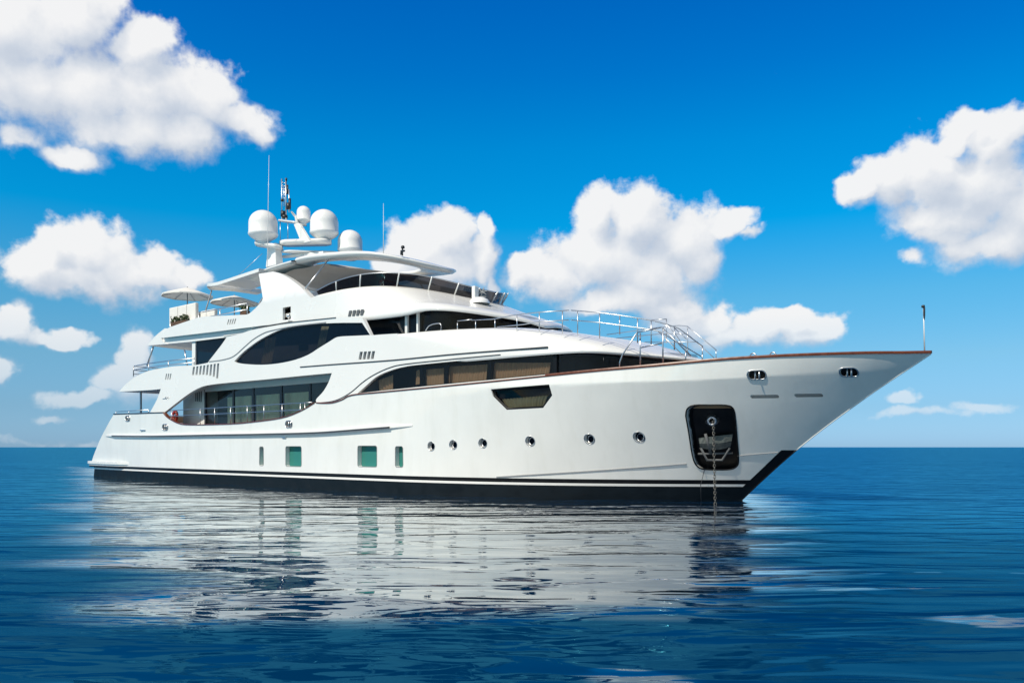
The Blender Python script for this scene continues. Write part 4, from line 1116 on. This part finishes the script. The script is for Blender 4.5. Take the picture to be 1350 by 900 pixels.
for (u, v0, v1, y) in [(761.5, 410, 443, -3.65), (790.5, 412, 446, -3.5), (817, 416, 441, -3.2), (840.5, 419, 452, -3.1), (858.5, 422, 454, -2.9), (889, 431, 461, -2.6), (926, 457, 471, -2.2)]:
    segs.append(S([(u, v0), (u, v1)], y))
rail('foredeck_rail', Y, segs, .018)
# port run
segs = [S([(800, 441), (830, 437), (855, 433), (875, 431), (895, 429), (906, 430), (944, 461)], [3.2, 3.2, 3.1, 3.0, 2.9, 2.8, 2.4]),
        S([(812, 446), (870, 440), (906, 440), (943, 473)], [3.2, 3.0, 2.8, 2.4]),
        S([(850, 451), (880, 451), (920, 450.5)], [3.0, 2.9, 2.8])]
for (u, v0, v1) in [(889.5, 430, 461), (906.5, 430, 470), (944, 461, 474)]: segs.append(S([(u, v0), (u, v1)], 2.8))
segs.append(S([(856, 422), (878, 420.5)], -1.0)); segs.append(S([(878.5, 420), (878.5, 452)], -1.0))
segs += [S([(878, 427), (890, 440), (910, 468)], [-.6, -.4, 0]), S([(890, 433), (905, 447)], 0), S([(868, 437), (900, 468)], [-1.2, -1.0])]
rail('step_rail', Y, segs, .017)
# side boarding rail at the cap rail
BC = lambda X, z: BH(X, min(z, 4.2))-.12
p = {}
def cpt(u, v, u2, v2):          # base on the cap rail at (u2, v2), top straight above it
    b_ = onB(u2, v2, BC); q = aty(u, v, b_.y); return Vector((q.x, q.y, q.z)), b_
segs = []
t1, b1c = cpt(817, 475, 816.5, 485); t2, b2c = cpt(841, 437.5, 844, 483); t3, b3c = cpt(872, 433, 874, 480); t4, b4c = cpt(904, 463, 904, 478)
q0 = aty(817, 477, b1c.y); segs.append([b1c, q0, aty(821, 467, b1c.y), aty(840, 438, b1c.y)])
q1 = aty(840, 438, b1c.y); segs.append([q1, aty(872, 431.5, b3c.y)]); 
for (u, v0, v1) in [(844, 439, 483), (874, 432, 480), (904, 463, 478), (926, 466, 477)]:
    b_ = onB(u, v1, BC); segs.append([b_, aty(u, v0, b_.y)])
segs.append([aty(845, 458, b2c.y), aty(874, 452, b3c.y)])
segs.append([aty(874, 433, b3c.y), aty(911, 469, onB(911, 477, BC).y)]); 
rail('boarding_rail', Y, segs, .024)
# bow hoops
segs = []
for u, v, r_ in [(993, 472, 5), (1019, 470.5, 4.6)]:
    yb = -.9
    segs.append([aty(u+r_*math.cos(R(a)), v-7.5*math.sin(R(a))+1, yb) for a in range(-20, 201, 20)])
rail('bow_hoop', Y, segs, .022)
# bow staff
mb = MB(); mb.tube([aty(1219, 464, 0), aty(1217.3, 403, 0)], .022, 7, r2=.014); fs = mb.build('bow_staff', WHITE, Y)
mb = MB(); q = aty(1218.4, 411, 0); mb.lathe(q, [(0, -.28), (.02, -.2), (.03, -.1), (.03, .10), (.015, .2), (0, .2)], 8); q = aty(1217, 404, 0); mb.lathe(q, [(0, -.04), (.05, -.03), (.05, .03), (0, .05)], 8); mb.build('anchor_light', ANTF, fs)
# roof hatch line details on the coachroof
mb = MB()
for (x, y) in [(33.0, -1.2)]: mb.box((x, y, roofz(x)+.02), (.6, .6, .08), ry=R(4), bev=.03)
mb.build('deck_hatch', WHITE, Y)

# ------------------------------------------------------------------ anchor chain, rope
mb = MB(); top_ = aty(940.5, 557, hp.y-.25); bot_ = Vector((top_.x+.12, top_.y-.1, -.25)); L_ = (bot_-top_).length; n = int(L_/.085)
for k in range(n):
    c = top_.lerp(bot_, k/n); a = (k % 2)*math.pi/2+TH
    mb.tube([(c.x+.038*math.cos(t)*math.cos(a), c.y+.038*math.cos(t)*math.sin(a), c.z+.068*math.sin(t)) for t in [j*math.pi/4 for j in range(8)]], .011, 5, closed=True)
tag(mb.build('anchor_chain', CHAIN), 'galvanised anchor chain hanging from the bow hawse pipe into the water', 'chain')
rp = onB(929, 619, BH); mb = MB(); mb.tube([(rp.x, rp.y-.02, rp.z), (rp.x-.12, rp.y-.05, rp.z-.5), (rp.x-.1, rp.y-.05, -.2)], .012, 5)
tag(mb.build('trip_line', LINE), 'thin dark line hanging below the anchor pocket beside the chain', 'rope')

# ------------------------------------------------------------------ things on the sun deck
def umbrella(u, vtop, vrim, wpx, y, label):
    p = aty(u, vtop, y); D = (p-CAM).dot(dv); r = wpx/2/F*D; h = (vrim-vtop)/F*D*.72
    e = tag(empty('parasol', (p.x, p.y, 7.9)), label, 'parasol', 'parasols on the sun deck')
    mb = MB(); n = 8; rows = []
    for rr in (0, .12, .35, .6, .8, 1.0):
        row = []
        for k in range(n*4+1):
            a = k*2*math.pi/(n*4); sag = 1-.05*rr*abs(math.sin(a*n/2)); dz = -.05*rr*rr*abs(math.sin(a*n/2))*0
            row.append((p.x+r*rr*sag*math.cos(a), p.y+r*rr*sag*math.sin(a), p.z-h*(rr**1.12)))
        rows.append(row)
    mb.grid(rows); rows2 = [rows[-1], [(x, yy, z-.07) for x, yy, z in rows[-1]]]; mb.grid(rows2, smooth=False)
    mb.build('canopy', CANVAS, e, recalc=False)
    mb = MB(); mb.tube([(p.x, p.y, 7.9), (p.x, p.y, p.z+.05)], .03, 8); mb.build('pole', GREYM, e)
    for k in range(8):
        a = k*math.pi/4; mb = MB(); mb.tube([(p.x, p.y, p.z-.08), (p.x+r*.98*math.cos(a), p.y+r*.98*math.sin(a), p.z-h-.03)], .014, 5)
        mb.build('rib', GREYM, e)
    return e
umbrella(247, 379, 394, 66, -2.6, 'beige parasol nearest the stern, above the white sofa')
umbrella(309, 389.5, 402.5, 62, -1.2, 'beige parasol under the arch wing, forward of the white sofa')
# white sofa and box with dark edging
def sofa(u0, u1, v0, v1, y, label, name, cat, n):
    a = aty(u0, v1, y); b_ = aty(u1, v0, y); w = aty(u1, v1, y).x-a.x; z1 = aty((u0+u1)/2, v0, y).z
    e = tag(empty(name, (a.x+w/2, y, 7.9)), label, cat)
    mb = MB(); mb.box((a.x+w/2, y+.4, 8.15), (w, .85, .5), bev=.06); mb.build('base', WHITE, e)
    for k in range(n):
        mb = MB(); ww = w/n; mb.box((a.x+ww*(k+.5), y, (8.35+z1)/2), (ww*.97, .2, z1-8.35), bev=.06); mb.build('back_cushion', CUSH, e)
    mb = MB(); mb.box((a.x+w/2, y+.5, 8.46), (w*.96, .6, .16), bev=.05); mb.build('seat_cushion', CUSH, e)
    return e
sofa(225, 260, 402.5, 428, -3.9, 'white cushioned sofa with upright backs at the aft end of the sun deck', 'deck_sofa', 'sofa', 3)
sofa(263, 285, 409, 420, -3.6, 'low cream sofa beside the parasol pole on the sun deck', 'low_sofa', 'sofa', 2)
def plant(u, v, y, w, h, label, nl):
    p = aty(u, v, y); e = tag(empty('potted_plant', tuple(p)), label, 'plant'); mb = MB(); mb.box(p+Vector((0, 0, .08)), (w, .25, .2), bev=.03); mb.build('planter', POT, e)
    mb = MB()
    for _ in range(nl):
        c = p+Vector((random.uniform(-w/2, w/2), random.uniform(-.16, .16), .2+random.random()*h)); s = random.uniform(.03, .07)
        d1 = Vector([random.gauss(0, 1) for _ in range(3)]).normalized()*s*1.6; d2 = d1.cross(Vector([random.gauss(0, 1) for _ in range(3)])).normalized()*s*.7
        mb.b.faces.new([mb.b.verts.new(c-d1), mb.b.verts.new(c+d2), mb.b.verts.new(c+d1), mb.b.verts.new(c-d2)])
    mb.build('foliage', LEAF, e, recalc=False)
plant(237, 428, -4.15, 1.5, .28, 'long planter of trailing greenery in front of the white sofa', 220)
plant(323, 415, -3.4, .55, .25, 'round green bush at the foot of the arch', 160)
# red life ring and bundle at the aft end of the side deck
p = aty(231, 548, -4.6); e = tag(empty('life_ring', tuple(p-Vector((0, 0, .3)))), 'red life ring and line hung in the aft end of the side deck opening', 'life ring')
mb = MB(); mb.tube([(p.x+.21*math.cos(t), p.y, p.z+.24*math.sin(t)) for t in [k*math.pi/8 for k in range(16)]], .07, 8, closed=True); mb.build('ring', REDM, e)
mb = MB(); mb.tube([(p.x+.1*math.cos(t*1.7)+.02*t, p.y-.05, p.z-.2+.035*t) for t in range(12)], .03, 6); mb.build('coiled_line', TEAK, e)

# ------------------------------------------------------------------ every separate piece becomes a part of its own
def split_loose(o, eps=.03):
    me = o.data; n = len(me.vertices)
    if n < 6: return
    par = list(range(n))
    def fd(a):
        while par[a] != a: par[a] = par[par[a]]; a = par[a]
        return a
    for e in me.edges:
        a, b = fd(e.vertices[0]), fd(e.vertices[1])
        if a != b: par[a] = b
    comp = {}
    for v in me.vertices: comp.setdefault(fd(v.index), []).append(v.index)
    if len(comp) < 2 or len(comp) > 160: return
    L = []
    for ids in comp.values():
        cs = [me.vertices[i].co for i in ids]
        L.append([[min(c[k] for c in cs)-eps for k in range(3)], [max(c[k] for c in cs)+eps for k in range(3)], ids])
    ch = True
    while ch:
        ch = False; i = 0
        while i < len(L):
            j = i+1
            while j < len(L):
                a, b = L[i], L[j]
                if all(a[0][k] <= b[1][k] and b[0][k] <= a[1][k] for k in range(3)):
                    L[i] = [[min(a[0][k], b[0][k]) for k in range(3)], [max(a[1][k], b[1][k]) for k in range(3)], a[2]+b[2]]; L.pop(j); ch = True
                else: j += 1
            i += 1
    if len(L) < 2: return
    L.sort(key=lambda q: q[0][1])           # the starboard piece keeps the object and its children
    base = me.copy()
    for gi_, q in enumerate(L):
        keep = set(q[2]); m2 = base.copy(); b = bmesh.new(); b.from_mesh(m2); b.verts.ensure_lookup_table()
        bmesh.ops.delete(b, geom=[v for v in b.verts if v.index not in keep], context='VERTS'); b.to_mesh(m2); b.free()
        if gi_ == 0: o.data = m2
        else:
            c = o.copy(); c.data = m2; COL.objects.link(c); c.parent = o.parent; c.matrix_parent_inverse = o.matrix_parent_inverse.copy()
for o in [o for o in COL.objects if o.type == 'MESH' and o.parent and not o.name.startswith('foliage')]: split_loose(o)
